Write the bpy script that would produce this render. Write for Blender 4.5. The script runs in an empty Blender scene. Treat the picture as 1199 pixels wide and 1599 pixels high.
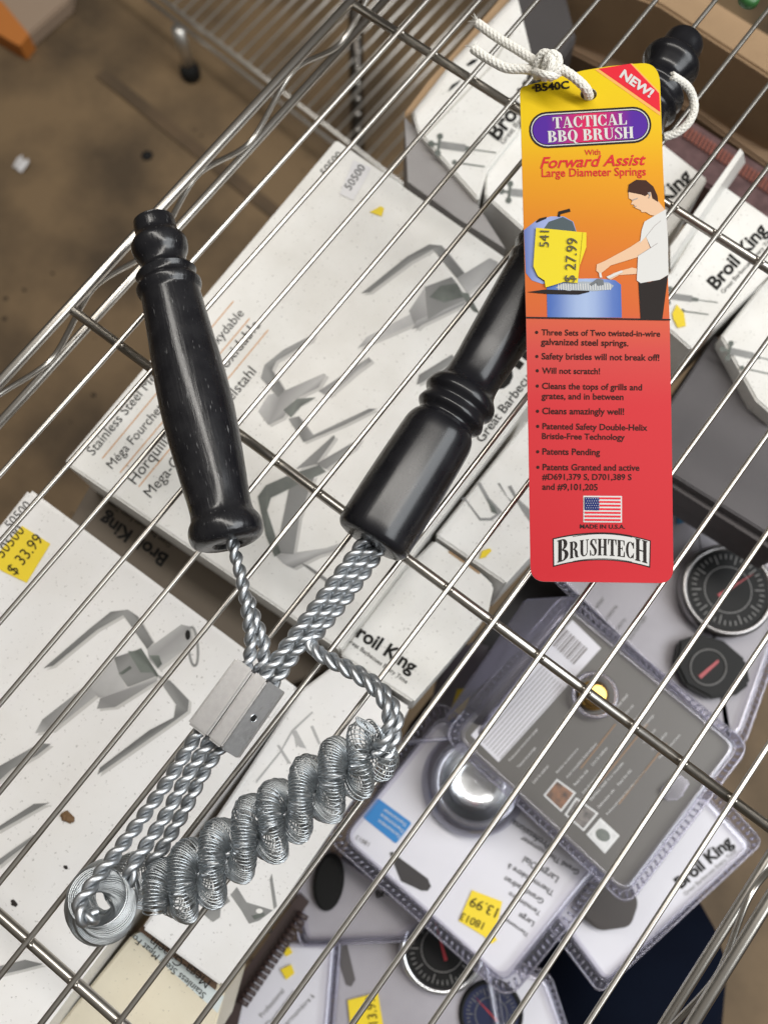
import bpy, bmesh, math, random
import numpy as np
from mathutils import Vector, Matrix
random.seed(7)
S = bpy.context.scene
COL = S.collection
CM = 0.01                                   # lengths below are in centimetres

# ------------------------------------------------------------------ camera
ROT = np.array([[0.79486976, 0.60675176, -0.00586168],
                [0.58613391, -0.7702864, -0.2512089],
                [-0.15693661, 0.19624263, -0.96791515]])   # rows: camera right, down, forward
CAM = np.array([19.974, -7.618, 42.785])
F = 1500.2
cd = bpy.data.cameras.new('camera'); cam = bpy.data.objects.new('camera', cd); COL.objects.link(cam)
r_, d_, f_ = ROT
cam.matrix_world = Matrix(((r_[0], -d_[0], -f_[0], CAM[0]*CM), (r_[1], -d_[1], -f_[1], CAM[1]*CM),
                           (r_[2], -d_[2], -f_[2], CAM[2]*CM), (0, 0, 0, 1)))
cd.sensor_fit = 'VERTICAL'; cd.sensor_height = 36; cd.sensor_width = 27
cd.lens = F/1599*36
cd.clip_start = 0.02; cd.clip_end = 60
cd.dof.use_dof = True; cd.dof.focus_distance = 0.41; cd.dof.aperture_fstop = 9.5
S.camera = cam

# ------------------------------------------------------------------ light
w = bpy.data.worlds.new('World'); S.world = w; w.use_nodes = True
nt = w.node_tree; bg = nt.nodes['Background']
tc = nt.nodes.new('ShaderNodeTexCoord'); sp = nt.nodes.new('ShaderNodeSeparateXYZ')
cr = nt.nodes.new('ShaderNodeValToRGB')
nt.links.new(tc.outputs['Generated'], sp.inputs[0]); nt.links.new(sp.outputs['Z'], cr.inputs[0])
nt.links.new(cr.outputs[0], bg.inputs[0])
cr.color_ramp.elements[0].position = 0.0; cr.color_ramp.elements[0].color = (.13, .115, .10, 1)
cr.color_ramp.elements[1].position = 0.9; cr.color_ramp.elements[1].color = (.50, .47, .43, 1)
bg.inputs[1].default_value = 0.46
IR = ROT[0]*1.0; ID = ROT[1]*1.0            # directions of picture right and picture down
def area(name, loc, target, sx, sy, power, col, up='X'):
    l = bpy.data.lights.new(name, 'AREA'); l.shape = 'RECTANGLE'; l.size = sx*CM; l.size_y = sy*CM
    l.energy = power; l.color = col
    o = bpy.data.objects.new(name, l); COL.objects.link(o)
    o.location = Vector(loc)*CM
    o.rotation_euler = (Vector(target)-Vector(loc)).to_track_quat('-Z', up).to_euler()
    return o
T0 = np.array([14, 2, 0.])
h2 = lambda v: np.array([v[0], v[1], 0])/math.hypot(v[0], v[1])
area('window_light', T0+h2(IR)*150+h2(ID)*35+np.array([0, 0, 150]), T0, 115, 190, 43, (0.93, 0.97, 1.0))
area('bar_highlight_strip', np.array([-15, 55, 210.]), T0+np.array([-25, 0, 0]), 300, 34, 46, (1.0, 0.96, 0.90), 'Y')  # unseen overhead strip, stretched and placed so the cross bars catch highlights
S.view_settings.view_transform = 'Standard'; S.view_settings.look = 'None'
S.view_settings.exposure = 0.0; S.view_settings.gamma = 1
S.render.engine = 'CYCLES'

# ------------------------------------------------------------------ helpers
def P(px, py, z):
    "point of the place at height z (cm) seen at this spot of the photograph"
    d = ROT.T @ np.array([(px-599.5)/F, (py-799.5)/F, 1.0])
    return CAM + d*(z-CAM[2])/d[2]
def q2(pts, z): return [P(x, y, z) for x, y in pts]

MATS = {}
def mat(name, col=(.5, .5, .5), rough=.5, metal=0, bump=0, bscale=60, spec=.5, coat=0, var=0, vscale=20, vcol=None,
        specks=0, dust=0, grot=0, attr=None, trans=0, alpha=1, bstretch=None):
    if name in MATS: return MATS[name]
    m = bpy.data.materials.new(name); m.use_nodes = True; n = m.node_tree.nodes; L = m.node_tree.links
    b = n['Principled BSDF']
    b.inputs['Base Color'].default_value = (*col, 1); b.inputs['Roughness'].default_value = rough
    b.inputs['Metallic'].default_value = metal; b.inputs['Specular IOR Level'].default_value = spec
    b.inputs['Coat Weight'].default_value = coat; b.inputs['Coat Roughness'].default_value = .15
    b.inputs['Transmission Weight'].default_value = trans; b.inputs['Alpha'].default_value = alpha
    t = n.new('ShaderNodeTexCoord'); mp = n.new('ShaderNodeMapping'); L.new(t.outputs['Object'], mp.inputs[0])
    mp.inputs['Scale'].default_value = (100, 100, 100)
    src = None
    if attr:
        a = n.new('ShaderNodeAttribute'); a.attribute_name = 'Col'; src = a.outputs['Color']
    if var:
        no = n.new('ShaderNodeTexNoise'); no.inputs['Scale'].default_value = vscale; no.inputs['Detail'].default_value = 6
        L.new(mp.outputs[0], no.inputs['Vector'])
        rp = n.new('ShaderNodeValToRGB'); rp.color_ramp.elements[0].position = .38; rp.color_ramp.elements[1].position = .66
        L.new(no.outputs[0], rp.inputs[0])
        mx = n.new('ShaderNodeMix'); mx.data_type = 'RGBA'
        ml = n.new('ShaderNodeMath'); ml.operation = 'MULTIPLY'; ml.inputs[1].default_value = var
        L.new(rp.outputs[0], ml.inputs[0]); L.new(ml.outputs[0], mx.inputs['Factor'])
        if src: L.new(src, mx.inputs['A'])
        else: mx.inputs['A'].default_value = (*col, 1)
        mx.inputs['B'].default_value = (*(vcol or tuple(c*.5 for c in col)), 1)
        src = mx.outputs['Result']
        rr = n.new('ShaderNodeMapRange'); rr.inputs[3].default_value = max(0, rough-.12*var); rr.inputs[4].default_value = min(1, rough+.15*var)
        L.new(no.outputs[0], rr.inputs[0]); L.new(rr.outputs[0], b.inputs['Roughness'])
    if specks:
        vo = n.new('ShaderNodeTexNoise'); vo.inputs['Scale'].default_value = 6.5; vo.inputs['Detail'].default_value = 2.5
        L.new(mp.outputs[0], vo.inputs['Vector'])
        r2 = n.new('ShaderNodeValToRGB'); r2.color_ramp.elements[0].position = .285; r2.color_ramp.elements[1].position = .32
        r2.color_ramp.elements[0].color = (1, 1, 1, 1); r2.color_ramp.elements[1].color = (0, 0, 0, 1)
        L.new(vo.outputs[0], r2.inputs[0])
        m2 = n.new('ShaderNodeMix'); m2.data_type = 'RGBA'
        m3 = n.new('ShaderNodeMath'); m3.operation = 'MULTIPLY'; m3.inputs[1].default_value = specks
        L.new(r2.outputs[0], m3.inputs[0]); L.new(m3.outputs[0], m2.inputs['Factor'])
        if src: L.new(src, m2.inputs['A'])
        else: m2.inputs['A'].default_value = (*col, 1)
        m2.inputs['B'].default_value = (.12, .10, .08, 1); src = m2.outputs['Result']
    if dust:
        vo = n.new('ShaderNodeTexNoise'); vo.inputs['Scale'].default_value = 9; vo.inputs['Detail'].default_value = 2
        ra = n.new('ShaderNodeMapping'); ra.inputs['Rotation'].default_value = (0, 0, -grot); L.new(mp.outputs[0], ra.inputs[0])
        rb_ = n.new('ShaderNodeMapping'); rb_.inputs['Scale'].default_value = (.2, 1.2, 1.2); L.new(ra.outputs[0], rb_.inputs[0]); L.new(rb_.outputs[0], vo.inputs['Vector'])
        r2 = n.new('ShaderNodeValToRGB'); r2.color_ramp.elements[0].position = .68; r2.color_ramp.elements[1].position = .76
        L.new(vo.outputs[0], r2.inputs[0]); m2 = n.new('ShaderNodeMix'); m2.data_type = 'RGBA'
        m3 = n.new('ShaderNodeMath'); m3.operation = 'MULTIPLY'; m3.inputs[1].default_value = dust
        L.new(r2.outputs[0], m3.inputs[0]); L.new(m3.outputs[0], m2.inputs['Factor']); L.new(src, m2.inputs['A']); m2.inputs['B'].default_value = (.3, .3, .3, 1); src = m2.outputs['Result']
    if src: L.new(src, b.inputs['Base Color'])
    if bump:
        nb = n.new('ShaderNodeTexNoise'); nb.inputs['Scale'].default_value = bscale; nb.inputs['Detail'].default_value = 4
        if bstretch:
            mb_ = n.new('ShaderNodeMapping'); mb_.inputs['Scale'].default_value = bstretch
            mr_ = n.new('ShaderNodeMapping'); mr_.inputs['Rotation'].default_value = (0, 0, -grot); L.new(mp.outputs[0], mr_.inputs[0])
            L.new(mr_.outputs[0], mb_.inputs[0]); L.new(mb_.outputs[0], nb.inputs['Vector'])
        else: L.new(mp.outputs[0], nb.inputs['Vector'])
        bu = n.new('ShaderNodeBump'); bu.inputs['Strength'].default_value = bump; bu.inputs['Distance'].default_value = .0004
        L.new(nb.outputs[0], bu.inputs['Height']); L.new(bu.outputs[0], b.inputs['Normal'])
    MATS[name] = m; return m

chrome = mat('chrome_plated_wire', (.52, .495, .455), .30, 1, var=.45, vscale=1.2, vcol=(.36, .335, .30))
galv = mat('galvanized_wire', (.52, .54, .56), .42, 1, bump=.1, bscale=14, var=.5, vscale=6, vcol=(.36, .38, .40))
springm = mat('spring_wire', (.50, .53, .55), .36, 1, var=.4, vscale=.8, vcol=(.38, .40, .42))
alum = mat('cast_aluminium', (.40, .39, .385), .40, 1, bump=.35, bscale=8, bstretch=(12, 1, 1), var=.3, vscale=5, vcol=(.30, .295, .29))
_g = lambda p, q: math.atan2(*(P(*q, 2)-P(*p, 2))[[1, 0]])
GA1 = _g((240, 343), (358, 850)); GA2 = _g((585, 846), (1074, 60))
blackwood = mat('black_lacquered_wood', (.007, .007, .009), .26, 0, bump=.5, bscale=3, bstretch=(.18, 2.2, 2.2), grot=GA1, coat=.3, spec=.35, var=.45, vscale=1.1, vcol=(.022, .022, .024), dust=.38)
blackwood2 = mat('satin_black_wood', (.006, .006, .008), .27, 0, spec=.35, bump=.14, bscale=3, bstretch=(.15, 2, 2), grot=GA2, coat=.18, var=.4, vscale=.9, vcol=(.016, .016, .019))
blackhole = mat('black_hole', (.004, .004, .004), .8)
cordm = mat('white_cotton_cord', (.80, .78, .72), .85, 0, bump=.8, bscale=45)
boxwhite = mat('white_carton', (.80, .79, .76), .34, 0, var=.32, vscale=.35, vcol=(.60, .575, .52), specks=.55, bump=.15, bscale=1.2, spec=.4)
boxgloss = mat('glossy_white_carton', (.80, .79, .78), .24, 0, var=.28, vscale=.25, vcol=(.66, .63, .58), specks=.55, bump=.15, bscale=.8)
boxcream = mat('cream_carton', (.72, .66, .52), .4, 0, var=.2, vscale=.6, vcol=(.6, .52, .38), specks=.6)
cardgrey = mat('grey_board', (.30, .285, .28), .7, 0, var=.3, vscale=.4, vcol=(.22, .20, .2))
kraft = mat('brown_cardboard', (.36, .235, .13), .8, 0, var=.3, vscale=.5, vcol=(.28, .18, .10), bump=.2, bscale=4)
kraftdark = mat('dark_cardboard', (.10, .06, .035), .85, var=.3, vscale=.6)
ink = mat('black_ink', (.014, .013, .012), .55, spec=.15)
inkgrey = mat('grey_ink', (.16, .155, .15), .5)
inkorange = mat('orange_ink', (.62, .28, .07), .5)
p1 = mat('print_grey_light', (.42, .415, .41), .42, var=.5, vscale=1, vcol=(.30, .30, .30))
p2 = mat('print_grey_mid', (.235, .235, .23), .42, var=.5, vscale=1.2, vcol=(.33, .33, .32))
p3 = mat('print_grey_dark', (.10, .115, .10), .42, var=.5, vscale=1.5, vcol=(.18, .19, .18))
yellow = mat('yellow_label_paper', (.80, .60, .015), .5, var=.15, vscale=1, vcol=(.7, .5, .02), bump=.15, bscale=3)
whitepaper = mat('white_label_paper', (.72, .71, .72), .55, bump=.2, bscale=3)

def pcol(name, c, rough=.6): return mat(name, c, rough, spec=.12)

class MB:
    def __init__(s): s.v = []; s.f = []; s.c = None; s.sm = False
    def add(s, vs, fs):
        n = len(s.v); s.v += [tuple(map(float, v)) for v in vs]; s.f += [tuple(i+n for i in f) for f in fs]
    def poly(s, pts): s.add(pts, [tuple(range(len(pts)))])
    def grid(s, rows, closeu=False):
        n = len(rows[0]); vs = [p for r in rows for p in r]; fs = []
        for i in range(len(rows)-1):
            for j in range(n if closeu else n-1):
                k = (j+1) % n
                fs.append((i*n+j, i*n+k, (i+1)*n+k, (i+1)*n+j))
        s.add(vs, fs)
    def tube(s, pts, r, seg=8, cap=True):
        pts = np.asarray(pts, float); n = len(pts)
        rs = np.full(n, r) if np.isscalar(r) else np.asarray(r)
        tg = np.gradient(pts, axis=0); tg /= np.linalg.norm(tg, axis=1)[:, None]+1e-12
        u = np.cross(tg[0], [0, 0, 1.]);
        if np.linalg.norm(u) < .05: u = np.cross(tg[0], [1., 0, 0])
        u /= np.linalg.norm(u); a = np.linspace(0, 2*math.pi, seg, endpoint=False); ca = np.cos(a)[:, None]; sa = np.sin(a)[:, None]
        rows = []
        for i in range(n):
            u = u-tg[i]*(u@tg[i]); u /= np.linalg.norm(u)+1e-12; v = np.cross(tg[i], u)
            rows.append(pts[i]+rs[i]*(ca*u+sa*v))
        base = len(s.v); s.grid(rows, True)
        if cap: s.f.append(tuple(base+j for j in range(seg))[::-1]); s.f.append(tuple(base+(n-1)*seg+j for j in range(seg)))
    def lathe(s, a, b, prof, seg=40, cap=True):
        "prof: list of (t 0..1 along a->b, radius)"
        a = np.array(a, float); b = np.array(b, float); ax = b-a; L = np.linalg.norm(ax); ax /= L
        u = np.cross(ax, [0, 0, 1.]); 
        if np.linalg.norm(u) < .05: u = np.cross(ax, [1., 0, 0])
        u /= np.linalg.norm(u); v = np.cross(ax, u)
        rows = []
        for t, r in prof:
            c = a+(b-a)*t
            rows.append([c+r*(math.cos(k)*u+math.sin(k)*v) for k in np.linspace(0, 2*math.pi, seg, endpoint=False)])
        base = len(s.v); s.grid(rows, True)
        if cap: s.f.append(tuple(base+j for j in range(seg))[::-1]); s.f.append(tuple(base+(len(rows)-1)*seg+j for j in range(seg)))
    def prism(s, top, h):
        n = len(top); bot = [np.array(p)-np.array([0, 0, h]) for p in top]
        s.add(list(top)+bot, [tuple(range(n)), tuple(range(n, 2*n))[::-1]]+[(i, i+n, (i+1) % n+n, (i+1) % n) for i in range(n)])
    def box(s, c, sx, sy, sz):
        x, y, z = c; t = [(x-sx/2, y-sy/2, z+sz/2), (x+sx/2, y-sy/2, z+sz/2), (x+sx/2, y+sy/2, z+sz/2), (x-sx/2, y+sy/2, z+sz/2)]
        s.prism([np.array(p) for p in t], sz)

BASE = {}
def thing(name, label, cat, loc, group=None):
    o = bpy.data.objects.new(name, None); COL.objects.link(o); o.empty_display_size = .02
    o.location = Vector(loc)*CM; o['label'] = label; o['category'] = cat
    if group: o['group'] = group
    BASE[o] = np.array(loc, float); return o
def obj(name, mb, m, parent=None, smooth=False, bevel=0, cols=None, label=None, auto=None):
    off = BASE[parent] if parent is not None else np.zeros(3)
    me = bpy.data.meshes.new(name)
    vs = (np.array(mb.v)-off)*CM
    me.from_pydata([tuple(v) for v in vs], [], mb.f); me.validate()
    bm = bmesh.new(); bm.from_mesh(me)
    if len(mb.f) < 60000: bmesh.ops.recalc_face_normals(bm, faces=bm.faces)
    if bevel:
        bmesh.ops.bevel(bm, geom=[e for e in bm.edges if e.calc_face_angle(0) > .5], offset=bevel*CM, segments=2, affect='EDGES', clamp_overlap=True)
    bm.to_mesh(me); bm.free()
    if smooth:
        me.polygons.foreach_set('use_smooth', [True]*len(me.polygons))
        if auto: me.set_sharp_from_angle(angle=math.radians(auto))
    if cols is not None:
        ca = me.color_attributes.new('Col', 'FLOAT_COLOR', 'POINT')
        ca.data.foreach_set('color', np.array([(*c, 1) for c in cols], dtype=np.float32).ravel())
    me.materials.append(m)
    o = bpy.data.objects.new(name, me); COL.objects.link(o)
    if parent is not None: o.parent = parent
    BASE[o] = off
    if label: o['label'] = label
    return o
def tag(o, label, cat, group=None):
    o['label'] = label; o['category'] = cat
    if group: o['group'] = group
    return o
def rebase(o, loc):
    "move a one-mesh thing's origin to its base"
    d = Vector(loc)*CM; o.data.transform(Matrix.Translation(-d)); o.location = d; return o
def copy_tree(o, parent=None):
    c = o.copy(); COL.objects.link(c); c.parent = parent; BASE[c] = BASE[o]
    for ch in list(o.children): copy_tree(ch, c)
    return c

# ---- flat print: text and polygons laid on a surface z = zf(px, py)
flat = lambda z: (lambda x, y: z)
TX = {}
def text_geo(s, bold, shear):
    k = (s, bold, shear)
    if k not in TX:
        c = bpy.data.curves.new('t', 'FONT'); c.body = s; c.size = 1; c.offset = bold; c.shear = shear; c.resolution_u = 3
        o = bpy.data.objects.new('t', c); me = o.to_mesh()
        v = np.array([x.co[:2] for x in me.vertices]); f = [tuple(p.vertices) for p in me.polygons]
        o.to_mesh_clear(); bpy.data.objects.remove(o); bpy.data.curves.remove(c)
        TX[k] = (v, f)
    return TX[k]
def put_text(mb, s, p0, p1, zf, bold=0, shear=0, lift=.03, vs=1.0):
    v, f = text_geo(s, bold, shear); p0 = np.array(p0, float); p1 = np.array(p1, float)
    x0 = v[:, 0].min(); W = v[:, 0].max()-x0; d = (p1-p0)/W; up = np.array([d[1], -d[0]])*vs
    out = []
    for x, y in v:
        q = p0+d*(x-x0)+up*y; out.append(P(q[0], q[1], zf(*q)+lift))
    mb.add(out, f)
def text_part(name, items, zf, m, parent, lift=.03, bold=0, shear=0, vs=1.0):
    out = []
    for it in items:
        mb = MB(); put_text(mb, it[0], it[1], it[2], zf, it[3] if len(it) > 3 else bold, shear, lift, vs); out.append(obj(name, mb, m, parent))
    return out[0]
def flatpoly(polys, zf, lift=.02):
    mb = MB()
    for k, p in enumerate(polys): mb.poly([P(x, y, zf(x, y)+lift+.002*k) for x, y in p])
    return mb
def sc(pts, s, ox, oy): return [(ox+x/s, oy+y/s) for x, y in pts]

def smoothpath(pts, n):
    "Catmull-Rom through 3D points"
    p = np.array(pts, float); p = np.vstack([2*p[0]-p[1], p, 2*p[-1]-p[-2]]); m = len(p)-3; out = []
    for i in range(n):
        t = i/(n-1)*m; k = min(int(t), m-1); u = t-k; a, b, c, d = p[k:k+4]
        out.append(.5*((2*b)+(-a+c)*u+(2*a-5*b+4*c-d)*u*u+(-a+3*b-3*c+d)*u**3))
    return np.array(out)
def frames(path):
    tg = np.gradient(path, axis=0); tg /= np.linalg.norm(tg, axis=1)[:, None]
    u = np.cross(tg[0], [0, 0, 1.]); u /= np.linalg.norm(u); U = []; V = []
    for t in tg:
        u = u-t*(u@t); u /= np.linalg.norm(u); U.append(u.copy()); V.append(np.cross(t, u))
    return tg, np.array(U), np.array(V)
def arclen(path): return np.concatenate([[0], np.cumsum(np.linalg.norm(np.diff(path, axis=0), axis=1))])
def strands(pts, n, r, off, pitch, k=2, ph=0, sgn=1, seg=8, taper=None):
    "k strands twisted together along a path; returns one MB each"
    L0 = arclen(smoothpath(pts, 200))[-1]
    path = smoothpath(pts, max(12, int(L0/pitch*n))); T, U, V = frames(path); s = arclen(path); out = []
    for j in range(k):
        a = sgn*2*math.pi*s/pitch+ph+2*math.pi*j/k
        mb = MB(); mb.tube(path+off*(np.cos(a)[:, None]*U+np.sin(a)[:, None]*V), r, seg); out.append(mb)
    return out

# ------------------------------------------------------------------ floor
mb = MB(); FZ = -98
mb.poly([np.array(p, float) for p in ((-600, -600, FZ), (600, -600, FZ), (600, 600, FZ), (-600, 600, FZ))])
fm = mat('worn_concrete', (.205, .135, .068), .65, var=.95, vscale=.065, vcol=(.070, .046, .024), specks=0, bump=.3, bscale=.3)
fl = obj('floor', mb, fm); fl['kind'] = 'structure'
mb = MB(); c0 = P(230, 243, FZ)
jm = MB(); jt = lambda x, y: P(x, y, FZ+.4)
jm.poly([jt(150, 118), jt(166, 108), jt(470, 350), jt(456, 366)]); jo = obj('floor_streak', jm, mat('dark_floor_streak', (.085, .056, .03), .7, var=.8, vscale=.12, vcol=(.14, .09, .048)), fl)  # long darker streak laid just above the floor
rg0 = random.Random(9)
for k in range(160):
    c = np.array([rg0.uniform(-75, 45), rg0.uniform(-60, 60), FZ]); r = rg0.uniform(.15, .55)
    pt = [c+np.array([r*math.cos(a)*rg0.uniform(.5, 1), r*math.sin(a)*rg0.uniform(.5, 1), .02]) for a in np.linspace(0, 6.28, 6)[:-1]]; mb_top = c+np.array([0, 0, r*.5])
    if k == 0: gm = MB()
    gm.add(pt+[mb_top], [(i, (i+1) % 5, 5) for i in range(5)])
gr_ = obj('floor_grit', gm, mat('dark_grit', (.03, .02, .012), .8)); gr_['kind'] = 'stuff'; gr_['label'] = 'scattered dark grit and crumbs on the brown floor'; gr_['category'] = 'grit'
# ------------------------------------------------------------------ top wire shelf (the one the brush lies on)
XS = [-2.2]+[2.5*i for i in range(14)]
XE0, XE1 = -5.5, 35.9; YA, YB = -46, 52
shelf = thing('wire_shelf', 'chrome wire shelf with slim parallel wires that the grill brush lies on', 'wire shelf', (15, 0, -.3))
wm = MB()
wp = []
for y in np.linspace(YA, YB, 60): wp.append((0, y, .13))
wm.tube(wp, .128, 12)
first = None
for i, x in enumerate(XS):
    if first is None:
        first = obj('wire', wm, chrome, shelf, True); first.location = (x*CM, 0, 0); o = first
    else:
        o = first.copy(); COL.objects.link(o); o.location = (x*CM, 0, 0)
    o.rotation_euler = (0, 0, random.uniform(-.0016, .0016))
bm_ = MB(); bm_.tube([(XE0, 0, -.23), (XE1, 0, -.23)], .24, 16)
fb = None
for k in range(-2, 3):
    y = k*22.45
    if fb is None: fb = obj('cross_bar', bm_, chrome, shelf, True); o = fb
    else: o = fb.copy(); COL.objects.link(o)
    o.location = (0, y*CM, 0)
# weld beads where wires cross bars: joined, too small to pick apart
mb = MB()
for k in (-1, 0, 1):
    for x in XS:
        for s_ in (-1, 1):
            c = np.array([x+s_*.15, k*22.45, .0]); mb.lathe(c+[0, -.12, 0], c+[0, .12, 0], [(0, .02), (.3, .10), (.7, .10), (1, .02)], 8)
o = obj('weld_bead', mb, chrome, shelf, True); o['kind'] = 'stuff'
ZL = -2.6
for X, sg in ((XE0, 1), (XE1, -1)):
    mb = MB(); mb.tube([(X, YA, -.1), (X, YB, -.1)], .27, 16); obj('edge_rod', mb, chrome, shelf, True)
    mb = MB(); mb.tube([(X, YA, ZL), (X, YB, ZL)], .24, 16); obj('edge_rod', mb, chrome, shelf, True)
    pts = []; per = 7.9; y = YA; k = 0; ph = 1.6
    while y < YB:
        t = ((y-ph)/per) % 1.0
        tri = 1-abs(2*t-1)                    # 0..1..0
        s_ = max(0, min(1, (tri-.06)/.88)); s_ = s_*s_*(3-2*s_)*.5+s_*.5
        pts.append((X+sg*.0, y, -.55+(ZL+.45+.55)*s_)); y += .25
    mb = MB(); mb.tube(pts, .15, 10); obj('zigzag_brace', mb, chrome, shelf, True)
for y in (YA, YB):
    mb = MB(); mb.tube([(XE0, y, -.1), (XE1, y, -.1)], .27, 16); obj('edge_rod', mb, chrome, shelf, True)

# ------------------------------------------------------------------ lower shelf, in the shade under the boxes
low = thing('wire_shelf', 'lower wire shelf that carries the white fork boxes in the shade', 'wire shelf', (15, 0, -33))
mb = MB(); mb.tube([(0, -46, -32.5), (0, 52, -32.5)], .118, 6)
first = None
for i in range(17):
    if first is None: first = obj('wire', mb, chrome, low, True); o = first
    else: o = first.copy(); COL.objects.link(o)
    o.location = ((-2.2+i*2.3)*CM, 0, 0)
mb = MB(); mb.tube([(-5, 0, -32.8), (36, 0, -32.8)], .225, 8)
first = None
for k in range(-2, 3):
    if first is None: first = obj('cross_bar', mb, chrome, low, True); o = first
    else: o = first.copy(); COL.objects.link(o)
    o.location = (0, k*.2245, 0)

# ------------------------------------------------------------------ cartons
def carton(pts, z, h, label, m=boxwhite, bevel=.12, group=None, name='carton', cat='box', bodyname='carton_body'):
    top = q2(pts, z); c = np.mean(top, axis=0); t = thing(name, label, cat, (c[0], c[1], z-h), group)
    mb = MB(); mb.prism(top, h); obj(bodyname, mb, m, t, True, bevel, auto=35); return t
G1 = 'cartons of large meat forks'
Z1 = -11
b1 = carton([(525, 217), (927, 498), (530, 1015), (100, 722)], Z1, 8.5, 'large white fork carton under the two handles, with four-language lettering', group=G1)
z1 = flat(Z1)
text_part('lettering', [('Stainless Steel Meat Forks', (146, 712), (292, 534)),
                        ('M\u00e9ga Fourchettes en acier inoxydable', (176, 733), (382, 490)),
                        ('Horquillas de acero inoxidable', (212, 757), (408, 508)),
                        ('Mega-Gabeln aus Edelstahl', (236, 778), (401, 581)), ('50500', (508, 275), (536, 243))], z1, ink, b1, bold=0)
mb = MB()
for a, b in (((160, 716), (365, 470)), ((188, 738), (390, 497)), ((217, 760), (419, 515))):
    a = np.array(a); b = np.array(b); d = (b-a)/np.linalg.norm(b-a); n_ = np.array([d[1], -d[0]])*.8
    mb.poly([P(*(a+n_), Z1+.02), P(*(b+n_), Z1+.02), P(*(b-n_), Z1+.02), P(*(a-n_), Z1+.02)])
obj('ruled_line', mb, inkorange, b1)
text_part('lettering', [('Broil King', (733, 676), (936, 410), .03)], z1, ink, b1)
text_part('lettering', [('Great Barbecues Every Time', (753, 692), (905, 492), .008)], z1, ink, b1)
o4 = (2.551, 380, 350)
fprint = mat('fork_print', attr=True, rough=.42, var=.12, vscale=2.5)
fshadow = mat('fork_print_shadow', (.52, .51, .49), .42)
rf_ = random.Random(21)
def fork(parent, zf, light, mid, dark):
    for ps, b0, l_ in ((light, (.36, .355, .35), .03), (mid, (.20, .20, .195), .045), (dark, (.10, .115, .10), .06)):
        for k, p in enumerate(ps):
            if b0[0] > .15:
                q = [(x+4.5, y+3.5) for x, y in p]; obj('printed_shadow', flatpoly([q], zf, .012+.0007*k), fshadow, parent)
            ks_ = [rf_.choice((.6, .8, 1.05, 1.3)) for _ in p]; cs_ = [tuple(c*kk for c in b0) for kk in ks_]
            obj('printed_fork', flatpoly([p], zf, l_+.002*k), fprint, parent, cols=cs_)
A = lambda *p: sc(p, *o4)
fork(b1, z1,
     [A((455, 495), (490, 450), (680, 350), (725, 378), (560, 450)), A((660, 345), (720, 255), (735, 380), (690, 420), (672, 380)),
      A((672, 420), (690, 385), (890, 295), (880, 320)), A((850, 215), (980, 135), (1012, 150), (1010, 180), (890, 275)),
      A((60, 745), (100, 680), (160, 665), (320, 595), (330, 600), (300, 650), (200, 700), (160, 770), (100, 800)),
      A((300, 665), (500, 530), (512, 545), (450, 590), (340, 685)),
      A((130, 1320), (330, 1290), (400, 1265), (385, 1295), (300, 1320), (200, 1370), (160, 1352))],
     [A((470, 275), (650, 130), (740, 80), (790, 85), (880, 195), (850, 215), (755, 100), (665, 150), (505, 270)),
      A((722, 250), (830, 210), (890, 300), (800, 340), (735, 380)),
      A((70, 612), (85, 560), (160, 500), (285, 435), (272, 462), (132, 545), (115, 580), (165, 660), (140, 690)),
      A((180, 775), (222, 765), (278, 840), (500, 735), (532, 735), (400, 800), (240, 868)),
      A((185, 1040), (285, 1000), (225, 1160), (200, 1315), (130, 1310)), A((210, 975), (360, 840), (366, 850), (290, 955)),
      A((290, 955), (470, 850), (445, 890), (330, 975)), A((690, 640), (700, 600), (830, 520), (850, 540), (720, 625)),
      A((230, 250+1100), (260, 1360), (430, 1480), (400, 1480))],
     [A((740, 290), (785, 245), (850, 235), (880, 290), (800, 312)), A((860, 270), (895, 275), (940, 355), (915, 345)),
      A((160, 740), (215, 695), (290, 690), (230, 725), (190, 770)),
      A((58, 1085), (90, 1040), (180, 1000), (300, 960), (330, 985), (170, 1060), (110, 1090), (95, 1140), (150, 1310), (125, 1325), (90, 1240))])
mb = MB(); mb.poly(q2([(552, 250), (580, 262), (552, 313), (530, 303)], Z1+.05)); st = obj('price_label', mb, whitepaper, b1)
text_part('lettering', [('50500', (547, 298), (571, 262))], flat(Z1+.03), ink, st, lift=.04)
mb = MB(); mb.poly(q2([(577, 331), (594, 322), (600, 325), (596, 338)], Z1+.06)); obj('torn_label', mb, yellow, b1)

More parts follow.
